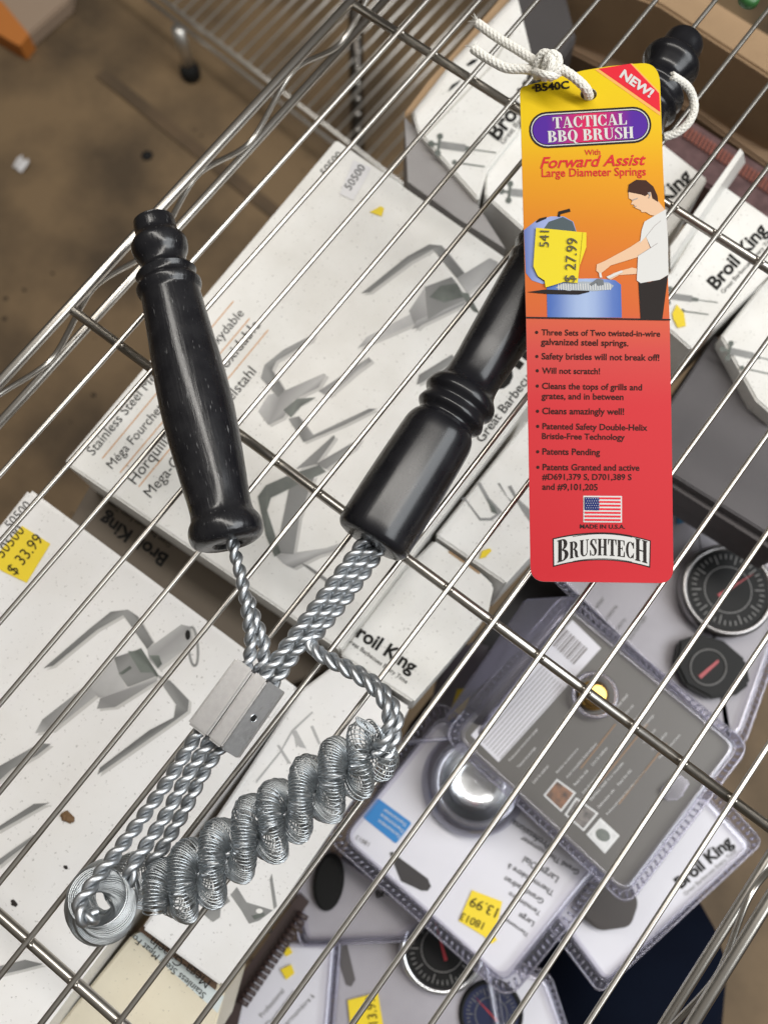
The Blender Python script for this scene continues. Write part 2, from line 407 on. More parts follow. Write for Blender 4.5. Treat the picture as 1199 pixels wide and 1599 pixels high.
Z2 = -10.5
b2 = carton([(45, 762), (465, 1075), (40, 1647), (-380, 1300)], Z2, 9, 'white fork carton at the left edge carrying the yellow 33.99 sticker', boxgloss, .2, G1)
z2 = flat(Z2)
text_part('lettering', [('50500', (17, 827), (50, 790))], z2, ink, b2, bold=0)
D = lambda *p: sc(p, 2.998, 0, 850)
fork(b2, z2,
     [D((165, 885), (200, 820), (430, 640), (455, 705), (250, 870)), D((430, 640), (545, 515), (560, 600), (590, 670), (520, 722), (460, 715), (428, 672)),
      D((455, 770), (470, 722), (740, 620), (735, 640), (540, 762)), D((690, 490), (850, 375), (890, 385), (905, 450), (880, 480), (740, 585), (700, 540))],
     [D((205, 580), (420, 395), (520, 315), (600, 305), (645, 335), (720, 460), (690, 490), (578, 330), (455, 400), (250, 568)),
      D((535, 530), (640, 495), (700, 560), (735, 615), (600, 668), (560, 610)),
      D((740, 610), (800, 640), (885, 730), (880, 780), (810, 832), (600, 980), (458, 1078), (470, 1045), (700, 870), (815, 810), (825, 750), (770, 670)),
      D((-40, 1060), (190, 930), (240, 935), (170, 990), (60, 1050), (-40, 1140)), D((-10, 1325), (160, 1215), (235, 1210), (200, 1225), (-10, 1345)),
      D((-10, 1480), (160, 1360), (175, 1358), (150, 1385), (-10, 1510)), D((-20, 1980), (120, 1945), (205, 1965), (110, 1990), (-20, 2020))],
     [D((630, 500), (662, 485), (745, 615), (735, 622)), D((555, 605), (610, 568), (618, 580), (575, 610)),
      D((600, 500), (650, 500), (720, 600), (660, 600)), D((700, 520), (745, 520), (760, 560), (740, 580))])
rg = MB(); cx = 880; cy = 424
obj('printed_fork', flatpoly([D(*[(cx+12*math.cos(a), cy+24*math.sin(a)) for a in np.linspace(0, 6.28, 14)[:-1]])], z2, .07), ink, b2)
mb = MB(); pts = [P(*D((905+22*math.cos(a)+.12*60*math.sin(a), 478+92*math.sin(a)))[0], Z2+.03) for a in np.linspace(0, 2*math.pi, 30)]
for a, b in zip(pts[:-1], pts[1:]):
    d = (b-a)/np.linalg.norm(b-a); n_ = np.array([-d[1], d[0], 0])*.07; mb.poly([a+n_, b+n_, b-n_, a-n_])
obj('printed_fork', mb, p2, b2)
mb = MB(); mb.prism(q2([(-6, 868), (35, 821), (79, 849), (42, 910), (6, 893), (-8, 884)], Z2+.06), .03); st = obj('price_label', mb, yellow, b2)
text_part('lettering', [('$ 33.99', (24, 899), (69, 843)), ('50500', (5, 872), (40, 829))], flat(Z2+.06), ink, st, vs=1.1)

for (x, y, r, lab, cl) in ((107, 1277, .32, 'brown crumb lying on the white carton left of the coiled spring', (.16, .09, .04)), (23, 1410, .16, 'black speck on the white carton at the lower left, above the cross bar', (.02, .015, .012)), (103, 1354, .1, 'tiny black speck on the white carton between the crumb and the spring end', (.02, .015, .012))):
    c = P(x, y, Z2+.02); mb = MB(); rc_ = random.Random(int(x)); V_ = []
    bmq = bmesh.new(); bmesh.ops.create_icosphere(bmq, subdivisions=2, radius=r)
    for v in bmq.verts: v.co = Vector((v.co.x*1.4, v.co.y*.9, abs(v.co.z)*.7))*rc_.uniform(.6, 1.2)
    bmq.verts.index_update(); mb.add([np.array(v.co)+c for v in bmq.verts], [tuple(v.index for v in f.verts) for f in bmq.faces]); bmq.free()
    tag(rebase(obj('crumb', mb, mat('crumb_%d' % int(x), cl, .8)), c), lab, 'crumb')
# narrow carton deep in the gap, its lettering upside down; the gap's shade is in its brown
bg_ = carton([(150, 742), (236, 800), (470, 958), (520, 1040), (440, 1075), (130, 860), (95, 838)], -17, 6, 'shaded carton down in the gap between the two fork cartons, lettering upside down', mat('gap_shade_brown', (.11, .085, .06), .6), .1, G1)
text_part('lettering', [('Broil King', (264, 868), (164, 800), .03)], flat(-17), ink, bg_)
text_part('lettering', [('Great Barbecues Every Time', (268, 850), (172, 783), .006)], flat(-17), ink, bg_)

# row of cartons along the right of the fork cartons
G2 = 'small white cartons beside the fork cartons'
ZX = -12.5
bx = carton([(530, 1022), (630, 890), (678, 843), (748, 892), (771, 914), (762, 957), (710, 1022), (645, 1097)], ZX, 9, 'white carton with Broil King lettering below the open twisted loop of the brush', group=G2)
text_part('lettering', [('Broil King', (541, 984), (643, 1052), .03)], flat(ZX), ink, bx)
text_part('lettering', [('Great Barbecues Every Time', (540, 1000), (634, 1068), .004)], flat(ZX), ink, bx)
mb = MB(); mb.tube(q2([(700, 862), (748, 896)], ZX-.1), .12, 6); obj('torn_edge', mb, kraft, bx)
by = carton([(679, 836), (822, 655), (952, 760), (880, 812), (789, 912)], ZX+.3, 9, 'white carton with small printed forks just left of the tag', group=G2)
o5 = (4.0, 620, 500); B5 = lambda *p: sc(p, *o5)
zy = flat(ZX+.3)
obj('printed_fork', flatpoly([B5((500, 1020), (520, 1012), (575, 1110), (650, 1190), (620, 1215), (560, 1130)), B5((625, 1020), (640, 1015), (690, 1105), (740, 1150), (725, 1160)),
     B5((690, 1040), (710, 1030), (760, 1120), (850, 1200), (850, 1290), (780, 1190)), B5((395, 1115), (420, 1105), (520, 1235), (580, 1235), (650, 1190), (655, 1200), (590, 1252), (515, 1252), (425, 1125))], zy, .02), p2, by)
obj('printed_fork', flatpoly([B5((560, 1110), (610, 1170), (625, 1210), (590, 1200))], zy, .04), p3, by)
mb = MB(); mb.prism(q2(B5((515, 1490), (530, 1440), (580, 1425), (590, 1440), (550, 1480)), ZX+.4), .04); obj('torn_label', mb, yellow, by)
bz = carton([(470, 1078), (528, 1034), (640, 1104), (598, 1178), (372, 1512), (345, 1540), (222, 1450)], ZX, 9, 'long white carton under the coiled springs of the brush', boxgloss, group=G2)
zz = flat(ZX); Ft = lambda *p: sc(p, 3.997, 180, 1350)
obj('printed_fork', flatpoly([Ft((720, 190), (760, 140), (820, 235), (985, 285), (900, 350), (835, 370), (790, 290)), Ft((965, 95), (978, 55), (1010, 260), (990, 280)),
     Ft((540, 300), (620, 240), (700, 195), (718, 230), (660, 270), (655, 330), (610, 360))], zz, .02), p2, bz)
obj('printed_fork', flatpoly([Ft((850, 320), (930, 300), (935, 320), (870, 345)), ], zz, .04), p3, bz)
obj('printed_fork', flatpoly([Ft(*[(900+22*math.cos(a), 290+16*math.sin(a)) for a in np.linspace(0, 6.28, 10)[:-1]])], zz, .05), boxwhite, bz)
G4 = lambda *p: sc(p, 3.426, 400, 1000)
obj('printed_fork', flatpoly([G4((190, 490), (215, 480), (270, 580), (230, 570)), G4((290, 460), (305, 455), (345, 550), (335, 560)), G4((110, 560), (125, 560), (190, 660), (170, 660)),
     G4((0, 750), (130, 590), (190, 480), (300, 380), (305, 386), (196, 490), (134, 598), (0, 766)), G4((200, 480), (225, 560), (215, 575))], zz, .02), p1, bz)
bw = carton([(206, 1460), (240, 1450), (352, 1548), (326, 1640), (60, 1640)], -14.5, 8, 'cream faced carton at the bottom edge with a pale band of upside down lettering', boxcream, group=G2)
mb = MB(); mb.poly(q2([(207, 1462), (222, 1455), (350, 1556), (340, 1582), (334, 1576)], -14.47)); obj('pale_band', mb, mat('pale_blue_print', (.62, .68, .68), .4), bw)
text_part('lettering', [('Stainless Steel Meat Forks', (323, 1552), (196, 1446), 0)], flat(-14.45), ink, bw)
sl = MB(); sl.prism(q2([(216, 1452), (226, 1443), (340, 1530), (336, 1546)], -13.3), .4)
obj('open_flap', sl, kraftdark, bw)
text_part('lettering', [('Mega-Gabeln', (330, 1532), (240, 1463), 0)], flat(-13.27), ink, bw)

# upper right: injector cartons
G3 = 'white marinade injector cartons under the top of the shelf'
C6 = lambda *p: sc(p, 3.807, 600, 0)
bp = carton(C6((200, 780), (160, 645), (640, 60), (790, -30), (870, 300), (800, 770), (610, 1010), (560, 1190)), -13, 9, 'injector carton with open flap and cut slots at the left of the tag', group=G3)
zp = flat(-13)
mb = MB(); mb.prism(q2(C6((118, 690), (165, 655), (420, 330), (790, -60), (730, -60), (420, 300), (260, 480), (125, 660)), -12.4), .35); obj('cardboard_edge', mb, kraft, bp, False, .05)
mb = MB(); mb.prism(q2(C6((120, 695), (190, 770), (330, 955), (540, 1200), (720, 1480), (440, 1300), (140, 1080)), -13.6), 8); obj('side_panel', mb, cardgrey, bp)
mb = MB()
mb.poly(q2(C6((375, 545), (400, 505), (460, 470), (440, 495), (400, 530)), -12.96)); mb.poly(q2(C6((485, 385), (520, 355), (550, 350), (600, 290), (560, 345), (540, 372), (500, 392)), -12.96))
obj('cut_slot', mb, blackhole, bp)
mb = MB(); mb.tube(q2(C6((240, 810), (640, 390), (780, 160)), -12.98), .05, 5); obj('fold_line', mb, mat('fold_shadow_card', (.5, .48, .43), .6), bp)
def injector(parent, zf, o, ang, s):
    def T(*p):
        ca, sa = math.cos(ang)*s, math.sin(ang)*s
        return [(o[0]+x*ca-y*sa, o[1]+x*sa+y*ca) for x, y in p]
    circ = lambda cx, cy, r: T(*[(cx+r*math.cos(a), cy+r*math.sin(a)) for a in np.linspace(0, 6.28, 11)[:-1]])
    obj('printed_injector', flatpoly([T((0, -6), (40, -6), (40, 6), (0, 6))], zf, .02), p2, parent)
    obj('printed_injector', flatpoly([circ(-14, 0, 5), circ(-2, -13, 5), circ(-2, 13, 5), T((-14, -2), (0, -2), (0, 2), (-14, 2)), T((-4, -12), (0, -12), (0, 12), (-4, 12)),
                                      T((40, -4), (52, -3), (52, 3), (40, 4)), T((52, -.8), (88, -.8), (88, .8), (52, .8)), circ(26, 24, 4), T((28, 23), (74, 23), (74, 25), (28, 25))], zf, .03), p3, parent)
injector(bp, zp, (687, 226), .14, 1.0)
text_part('lettering', [('Broil King', (777, 220), (866, 106), .03)], zp, ink, bp)
text_part('lettering', [('Great Barbecues Every Time', (786, 226), (874, 112), .0)], zp, ink, bp)
bq = carton([(757, 305), (758, 266), (818, 192), (1000, 190), (1040, 228), (1105, 279), (1060, 345), (930, 520), (824, 366)], -13.6, 9, 'injector carton mostly hidden under the tag, ends of its lettering on both sides', group=G3)
zq = flat(-13.6)
injector(bq, zq, (797, 300), .1, 1.0)
text_part('lettering', [('Broil King', (985, 372), (1082, 278), .03)], zq, ink, bq)
br = carton([(1046, 425), (1127, 287), (1215, 349), (1255, 375), (1079, 546), (990, 468)], -12.2, 9, 'injector carton right of the tag with a yellow scrap on its printed syringe', group=G3)
zr = flat(-12.2); C8 = lambda *p: sc(p, 3.553, 1000, 250)
text_part('lettering', [('Broil King', (1118, 453), (1199, 360), .03)], zr, ink, br)
text_part('lettering', [('Great Barbecues Every Time', (1129, 459), (1209, 371), .0)], zr, ink, br)
injector(br, zr, (1046, 462), .14, .85)
mb = MB(); mb.prism(q2(C8((175, 850), (200, 800), (240, 850), (250, 920), (205, 930), (180, 880)), -12.1), .05); obj('torn_label', mb, yellow, br, False)
mb = MB(); top = q2([(1155, 232), (1160, 238), (1046, 405), (1046, 385)], -9.5); bot = q2([(1160, 250), (1163, 254), (1046, 425), (1044, 415)], -13)
mb.add(top+bot, [(0, 1, 2, 3), (4, 7, 6, 5), (0, 4, 5, 1), (1, 5, 6, 2), (2, 6, 7, 3), (3, 7, 4, 0)]); obj('raised_flap', mb, boxwhite, br)
bt = carton([(1125, 525), (1215, 410), (1330, 500), (1215, 655), (1180, 625)], -14, 9, 'injector carton cut off by the right edge of the picture', group=G3)
injector(bt, flat(-14), (1140, 548), .22, .9)
mb = MB(); mb.tube(q2([(1082, 545), (1125, 490), (1199, 425)], -13.2), .3, 8); obj('cardboard_edge', mb, kraftdark, bt)
# grey display carton side behind the tag
gq = carton([(1000, 700), (1117, 522), (1160, 585), (1225, 720), (1240, 860), (1050, 742)], -15.5, 6, 'plain grey carton side right of the tag, below the injector cartons', mat('dull_grey_board', (.10, .092, .095), .7, var=.2, vscale=.3), .1)
mb = MB(); mb.prism(q2([(1048, 738), (1230, 850), (1225, 872), (1048, 760)], -16.4), 2); obj('lower_rim', mb, mat('dark_grey_rim', (.07, .06, .06), .6), gq)
# brown cartons at the top right
k1 = carton([(840, -60), (1020, -60), (1260, 90), (1260, 150), (1199, 118), (1030, 8)], -20, 14, 'tan shipping carton at the top right corner behind the brush', kraft, .2)
k2 = carton([(840, -40), (1020, -5), (1199, 118), (1260, 160), (1240, 300), (1199, 260), (1080, 175), (850, 60)], -27, 10, 'darker brown carton under the tan one at the top right', mat('dark_brown_card', (.20, .125, .07), .8, var=.3, vscale=.3), .2)
rb = carton([(1070, 180), (1240, 290), (1240, 430), (1120, 300), (1030, 245), (1035, 215)], -24, 6, 'dark maroon woven pack between the brown and the white cartons', mat('maroon_pack', (.085, .045, .045), .45, var=.7, vscale=1.2, vcol=(.15, .08, .08), bump=.6, bscale=3), .2, cat='pack', name='woven_pack', bodyname='pack_body')
mb = MB()
for k in range(30):
    t = k/29; a = np.array([1075+165*t, 196+110*t]); n_ = np.array([-9, 17.])
    p = [a, a+[3, 2], a+[3, 2]+n_, a+n_]; mb.prism(q2(p, -23.8), .15)
o = obj('stitching', mb, mat('red_stitching', (.24, .07, .045), .6), rb); o['kind'] = 'stuff'
mb = MB()
gq2 = carton([(790, -20), (880, -20), (900, 60), (840, 150), (800, 80)], -22, 10, 'dark grey pack behind the white cord', mat('dark_grey_pack', (.055, .05, .05), .5), .2, cat='pack', name='grey_pack', bodyname='pack_body')
gc = P(1170, -4, -.2)
mb = MB(); mb.lathe(gc+[0, 0, -.4], gc+[0, 0, .25], [(0, .4), (.2, .55), (.8, .55), (1, .4)], 20)
tag(rebase(obj('green_clip', mb, mat('green_plastic', (.03, .12, .03), .4), None, True), gc), 'green plastic clip on the cross bar at the top right corner', 'clip')

# ------------------------------------------------------------------ thermometer packs (clamshells)
clear = bpy.data.materials.new('clear_plastic'); clear.use_nodes = True
n = clear.node_tree.nodes; L = clear.node_tree.links; b = n['Principled BSDF']
n.remove(b); b = n.new('ShaderNodeBsdfGlossy'); b.inputs['Color'].default_value = (.86, .86, .95, 1); b.inputs['Roughness'].default_value = .16
tr = n.new('ShaderNodeBsdfTransparent'); tr.inputs[0].default_value = (.90, .89, .94, 1); mx = n.new('ShaderNodeMixShader'); fr = n.new('ShaderNodeFresnel'); fr.inputs[0].default_value = 1.6
ad = n.new('ShaderNodeMath'); ad.operation = 'ADD'; ad.inputs[1].default_value = .06
L.new(fr.outputs[0], ad.inputs[0]); L.new(ad.outputs[0], mx.inputs[0]); L.new(tr.outputs[0], mx.inputs[1]); L.new(b.outputs[0], mx.inputs[2]); df = n.new('ShaderNodeBsdfTranslucent'); df.inputs[0].default_value = (.55, .54, .61, 1); d2 = n.new('ShaderNodeBsdfDiffuse'); d2.inputs[0].default_value = (.55, .54, .61, 1)
m4 = n.new('ShaderNodeMixShader'); m4.inputs[0].default_value = .6; L.new(df.outputs[0], m4.inputs[1]); L.new(d2.outputs[0], m4.inputs[2])
m5 = n.new('ShaderNodeMixShader'); m5.inputs[0].default_value = .13; L.new(mx.outputs[0], m5.inputs[1]); L.new(m4.outputs[0], m5.inputs[2]); L.new(m5.outputs[0], n['Material Output'].inputs[0])
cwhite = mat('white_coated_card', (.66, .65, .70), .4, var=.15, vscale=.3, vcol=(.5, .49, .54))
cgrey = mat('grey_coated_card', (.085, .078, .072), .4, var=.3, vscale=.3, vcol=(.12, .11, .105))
cshade = mat('shaded_grey_card', (.36, .34, .37), .5, var=.25, vscale=.3)  # darker copy of the white card, shade put into its colour
dialblack = mat('dial_black', (.006, .006, .006), .5, spec=.2)
steel = mat('polished_steel', (.78, .80, .83), .22, 1)
bluep = mat('blue_print', (.02, .20, .50), .4)
whitep = mat('white_print', (.66, .66, .66), .5)
redp = mat('red_needle', (.35, .02, .03), .4)
def round_corners(pts, r):
    out = []; n = len(pts)
    for i in range(n):
        a, b, c = (np.array(pts[(i+k) % n], float) for k in (-1, 0, 1))
        u = (a-b)/np.linalg.norm(a-b); v = (c-b)/np.linalg.norm(c-b)
        for t in np.linspace(0, 1, 6): out.append((1-t)**2*(b+u*r)+2*t*(1-t)*b+t*t*(b+v*r))
    return [tuple(p) for p in out]
def grow(pts, d):
    c = np.mean(np.array(pts, float), axis=0); return [tuple(c+(np.array(p)-c)*(1+d/np.linalg.norm(np.array(p)-c))) for p in pts]
def clam(label, pts, z, m, edge=26, r=26, group='hanging clear packs of thermometers', ridge=True):
    c = np.mean(q2(pts, z), axis=0); t = thing('thermometer_pack', label, 'blister pack', (c[0], c[1], z-1), group)
    mb = MB(); mb.prism(q2(round_corners(pts, r), z), .08); obj('printed_card', mb, m, t)
    o_ = grow(round_corners(pts, r), edge); i_ = round_corners(pts, r*.8)
    mb = MB(); n = len(o_)
    ring = [q2(grow(o_, 3), z-.35), q2(o_, z+.15), q2(grow(i_, 5), z+.2), q2(i_, z+.45), q2(grow(i_, -7), z+.42)]
    mb.grid(ring, True); obj('clear_shell', mb, clear, t, True)
    for pth in (grow(i_, 3), grow(o_, 1)):
        mb = MB(); q_ = q2(pth, z+.25); mb.tube(q_+[q_[0], q_[1]], .075, 8, cap=False); obj('rolled_edge', mb, clear, t, True)
    if ridge:
        mb = MB(); R1 = np.array(q2(grow(o_, -2), z+.2)); R0 = np.array(q2(grow(o_, -edge*.55), z+.28))
        P1 = np.vstack([R1, R1[:1]]); P0_ = np.vstack([R0, R0[:1]]); s = arclen(P1)
        for a in np.arange(0, s[-1], .46):
            p = np.array([np.interp(a, s, P1[:, j]) for j in range(3)]); q = np.array([np.interp(a, s, P0_[:, j]) for j in range(3)])
            mb.tube([p, q], .09, 5)
        o = obj('ridge', mb, clear, t, True); o['kind'] = 'stuff'
    return t
def ell(cx, cy, rx, ry, rot=0, n=28):
    return [(cx+rx*math.cos(a)*math.cos(rot)-ry*math.sin(a)*math.sin(rot), cy+rx*math.cos(a)*math.sin(rot)+ry*math.sin(a)*math.cos(rot)) for a in np.linspace(0, 2*math.pi, n, endpoint=False)]
def dial(parent, cx, cy, r, z, h=1.0, rim=steel, ticks=True, face=dialblack, rx=1.0, needle=2.2):
    c = P(cx, cy, z); R = r*(CAM[2]-z)/F
    mb = MB(); mb.lathe(c-[0, 0, .8], c+[0, 0, h], [(0, R*.8), (.3, R*.97), (.75, R), (1, R*.96), (1.02, R*.88), (.9, R*.84)], 48, cap=False)
    obj('rim', mb, rim, parent, True)
    mb = MB(); mb.lathe(c-[0, 0, .8], c+[0, 0, h*.88], [(0, R*.7), (1, R*.86)], 40); f = obj('dial_face', mb, face, parent, False)
    if ticks:
        mb = MB(); zc = c+np.array([0, 0, h*.88+.03])
        for k in range(40):
            a = k*2*math.pi/40; L_ = .1 if k % 4 else .2; d = np.array([math.cos(a), math.sin(a), 0]); n_ = np.array([-d[1], d[0], 0])*R*.012
            p = zc+d*R*.76; q = zc+d*R*(.76-L_); mb.poly([p+n_, p-n_, q-n_, q+n_])
        m_ = []
        for a in np.linspace(0, 2*math.pi, 40): m_.append(zc+np.array([math.cos(a), math.sin(a), 0])*R*.5)
        for a, b_ in zip(m_[:-1], m_[1:]): mb.poly([a, b_, zc+(b_-zc)*.96, zc+(a-zc)*.96])
        obj('scale_marks', mb, inkgrey, f)
        d = np.array([math.cos(needle), math.sin(needle), 0]); n_ = np.array([-d[1], d[0], 0])*R*.04
        mb = MB(); u = np.array([0, 0, .04]); mb.poly([zc+u-d*R*.25+n_, zc+u-d*R*.25-n_, zc+u+d*R*.7]); obj('needle', mb, redp, f)

# dark sheet added underneath, for the shade between packs and cartons
mb = MB(); c = P(820, 1250, -34)
mb.prism(q2([(640, 1130), (870, 830), (1100, 760), (1060, 1100), (900, 1380), (640, 1560), (420, 1560)], -31.5), 1)
tag(rebase(obj('shade_sheet', mb, mat('gap_shade_black', (.016, .015, .017), .6), None, False, .1), c), 'dark sheet added under the thermometer packs for the shade in the gap beside the cartons', 'shade_sheet')
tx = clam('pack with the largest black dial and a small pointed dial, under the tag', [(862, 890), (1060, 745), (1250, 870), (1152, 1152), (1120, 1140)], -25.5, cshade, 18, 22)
dial(tx, 1128, 925, 74, -25, 1.2, mat('dull_rim', (.30, .29, .29), .3, 1), needle=1.2)
cq = P(1112, 1050, -24.6)
mb = MB(); mb.prism(q2([(1060, 1000), (1090, 990), (1130, 1000), (1165, 1030), (1172, 1068), (1150, 1085), (1110, 1092), (1070, 1070), (1053, 1035)], -24.4), .9); o = obj('dial_housing', mb, dialblack, tx, True, .2, auto=40)
mb = MB(); mb.tube([P(1105+28*math.cos(a), 1042+28*math.sin(a), -24.35) for a in np.linspace(0, 2*math.pi, 30)], .06, 6); obj('dial_ring', mb, inkgrey, o, True)
mb = MB(); mb.poly(q2([(1090, 1055), (1120, 1030), (1122, 1034), (1094, 1060)], -24.33)); obj('needle', mb, redp, o)
mb = MB(); mb.poly(q2(sc(((760, 790), (800, 795), (905, 870), (830, 1000), (770, 1020)), 3.005, 800, 480), -25.4)); obj('blue_panel', mb, mat('dull_blue_print', (.03, .16, .30), .5), tx)
text_part('lettering', [('Thermometer', (905, 985), (945, 935)), ('Thermom\u00e8tre', (925, 998), (965, 948)), ('Term\u00f3metro', (945, 1010), (978, 968)), ('Professional', (962, 1030), (1010, 965))], flat(-25.5), inkgrey, tx, lift=.05)
tw = clam('white pack with upright Broil King lettering at the lower right', [(1096, 1240), (1170, 1322), (945, 1532), (862, 1420)], -27.5, cwhite, 20, 14)
text_part('lettering', [('Broil King', (1063, 1388), (1145, 1318), .035)], flat(-27.5), ink, tw, lift=.05)
text_part('lettering', [('Great Barbecues Every Time', (1070, 1399), (1150, 1330), .0)], flat(-27.5), inkgrey, tw, lift=.05)
mb = MB(); mb.prism(q2(round_corners([(905, 1385), (980, 1370), (998, 1410), (985, 1448), (935, 1455), (905, 1430)], 12), -26.4), 1); obj('probe_case', mb, mat('brown_black_plastic', (.03, .022, .02), .35), tw, True, .2, auto=40)
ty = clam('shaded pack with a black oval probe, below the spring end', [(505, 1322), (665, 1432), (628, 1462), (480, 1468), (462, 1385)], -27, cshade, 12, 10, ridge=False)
mb = MB(); mb.prism(q2(ell(513, 1378, 24, 46, .12), -26.2), .8); obj('probe_case', mb, dialblack, ty, True, .2, auto=40)
text_part('lettering', [('Broil King', (588, 1402), (650, 1388), .035)], flat(-27), ink, ty, lift=.05)
tz = clam('white pack with two yellow scraps at the bottom edge', [(438, 1472), (520, 1476), (505, 1660), (340, 1660), (366, 1560)], -28, cwhite, 14, 16)
mb = MB(); mb.prism(q2([(440, 1484), (452, 1478), (457, 1488), (447, 1494)], -27.8), .04); obj('torn_label', mb, yellow, tz)
mb = MB(); mb.prism(q2([(438, 1514), (455, 1506), (460, 1520), (447, 1530)], -27.8), .04); obj('torn_label', mb, yellow, tz)
text_part('lettering', [('Thermometer', (420, 1605), (462, 1550)), ('Thermom\u00e8tre \u00e0', (440, 1612), (492, 1556)), ('Professional', (410, 1590), (445, 1548))], flat(-28), inkgrey, tz, lift=.05)
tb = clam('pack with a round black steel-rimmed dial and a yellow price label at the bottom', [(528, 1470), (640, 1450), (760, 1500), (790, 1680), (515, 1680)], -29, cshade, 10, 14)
dial(tb, 690, 1478, 62, -28.5, 1.0, needle=2.5)
mb = MB(); mb.prism(q2([(543, 1562), (590, 1550), (600, 1612), (548, 1612)], -28.8), .05); st = obj('price_label', mb, yellow, tb)
text_part('lettering', [('13.99', (590, 1598), (585, 1556))], flat(-28.8), ink, st, lift=.05)
mb = MB(); mb.poly(q2([(525, 1488), (533, 1473), (542, 1475), (555, 1530), (548, 1541), (541, 1538)], -28.9)); obj('hang_slot', mb, mat('slot_grey', (.10, .09, .09), .8), tb)
td = clam('pack with a navy dial, cut off by the bottom edge of the picture', [(765, 1500), (850, 1530), (905, 1690), (700, 1690)], -30.5, cwhite, 12, 14)
dial(td, 765, 1580, 46, -29.5, .8, face=mat('navy_dial', (.01, .015, .05), .3), rim=dialblack, needle=3)
tu = clam('white pack with a blue panel, keyhole slot and yellow 13.99 label', [(690, 1120), (940, 1340), (787, 1531), (538, 1308)], -23, cwhite, 28, 24)
zu = flat(-23)
mb = MB(); mb.poly(q2(round_corners([(590, 1246), (643, 1285), (618, 1318), (566, 1276)], 4), -22.97)); o = obj('blue_panel', mb, bluep, tu)
text_part('lettering', [('Thermometer', (636, 1287), (600, 1262)), ('Thermom\u00e8tre', (632, 1297), (596, 1270)), ('Termometro', (627, 1305), (592, 1279))], zu, whitep, o, lift=.06)
text_part('lettering', [('18013', (578, 1316), (558, 1304))], zu, inkgrey, tu, lift=.05)
mb = MB(); mb.poly(q2([(608, 1332), (613, 1330), (622, 1338), (668, 1372), (673, 1384), (668, 1391), (658, 1391), (626, 1376)], -22.95)); obj('hang_slot', mb, mat('slot_dark', (.05, .045, .045), .8), tu)
mb = MB(); mb.prism(q2([(737, 1390), (784, 1408), (772, 1462), (776, 1468), (767, 1474), (755, 1462), (716, 1438)], -22.9), .05); st = obj('price_label', mb, yellow, tu)
text_part('lettering', [('13.99', (779, 1419), (738, 1400)), ('18013', (757, 1441), (722, 1425))], flat(-22.9), ink, st, lift=.05)
text_part('lettering', [('Professional', (860, 1318), (800, 1278)), ('Grand Thermometer', (905, 1360), (815, 1305)), ('Large Dial', (873, 1370), (820, 1337)), ('Thermom\u00e8tre \u00e0', (866, 1392), (795, 1348)), ('Grand cadran', (850, 1405), (790, 1368)),
    ('Term\u00f3metro', (845, 1424), (796, 1392)), ('Large', (835, 1440), (812, 1425)), ('Thermometer', (826, 1458), (782, 1428))], zu, mat('soft_black_ink', (.05, .05, .055), .5), tu, lift=.05, bold=.01)
mb = MB(); c = P(742, 1222, -22.3); R = 2.9
mb.lathe(c-[0, 0, .6], c+[0, 0, 1.7], [(0, R*.96), (.35, R), (.7, R*.99), (.9, R*.95), (1, R*.90), (.95, R*.84), (.6, R*.72), (.35, R*.6), (.3, R*.3), (.32, .01)], 56, cap=False); o = obj('rim', mb, steel, tu, True)
mb = MB(); mb.lathe(c-[0, 0, .6], c+[0, 0, 1.9], [(0, R*1.2), (.4, R*1.16), (.9, R*1.0), (1, R*.8)], 48, cap=False); obj('clear_bubble', mb, clear, tu, True)
tv = clam('grey backed pack with fine white lettering, brass fitting and three small pictures', [(885, 945), (1150, 1165), (975, 1395), (712, 1150)], -20, cgrey, 18, 22)
zv = flat(-20)
mb = MB(); mb.poly(q2([(735, 1148), (778, 1190), (938, 1012), (893, 968)], -19.97)); wp_ = obj('white_panel', mb, cwhite, tv)
lines = MB()
for k in range(9):
    a = np.array([746, 1152.])+k*np.array([4.2, 4.0]); b_ = a+np.array([100, -112.]); n_ = np.array([.8, .7])
    lines.poly([P(*(a), -19.94), P(*(b_), -19.94), P(*(b_+n_), -19.94), P(*(a+n_), -19.94)])
obj('fine_print', lines, inkgrey, wp_)['kind'] = 'stuff'
mb = MB()
for k in range(12):
    a = np.array([856, 1002.])+k*np.array([3.4, 3.1]); b_ = a+np.array([22, -25.]); n_ = np.array([1.5, 1.3])*(1+.6*(k % 3))/2
    mb.poly([P(*a, -19.93), P(*b_, -19.93), P(*(b_+n_), -19.93), P(*(a+n_), -19.93)])
obj('bar_code', mb, mat('brown_bars', (.08, .06, .05), .5), wp_)['kind'] = 'stuff'
tt = []
rnd = random.Random(3)
words = ['Professional temperature gauge', 'Jauge de temp\u00e9rature', 'Medidor de temperatura', 'Temperaturanzeige', 'Stainless steel', 'Acier inoxydable', 'Instructions', 'Dishwasher safe', 'Read the dial', 'Lire le cadran']
u_ = np.array([.655, -.755]); v_ = np.array([.755, .655])
for col_ in range(3):
    for k in range(11):
        wd = words[(k*3+col_) % len(words)]
        st_ = np.array([795, 1190.])+v_*(k*17+(col_ == 2)*4)+u_*(col_*78+rnd.uniform(0, 6))
        if col_ < 1 and k > 3: st_ = st_+u_*34
        ln = 2.6*len(wd)*rnd.uniform(.85, 1)
        en = st_+u_*min(ln, 66)
        if en[1] < 1000 or en[0] > 1125 or (abs(en[0]-925) < 55 and abs(en[1]-1085) < 60): continue
        tt.append((wd, tuple(st_), tuple(en)))
text_part('fine_print', tt, zv, mat('pale_print', (.60, .59, .58), .5), tv, lift=.05, bold=.01)
mb = MB()
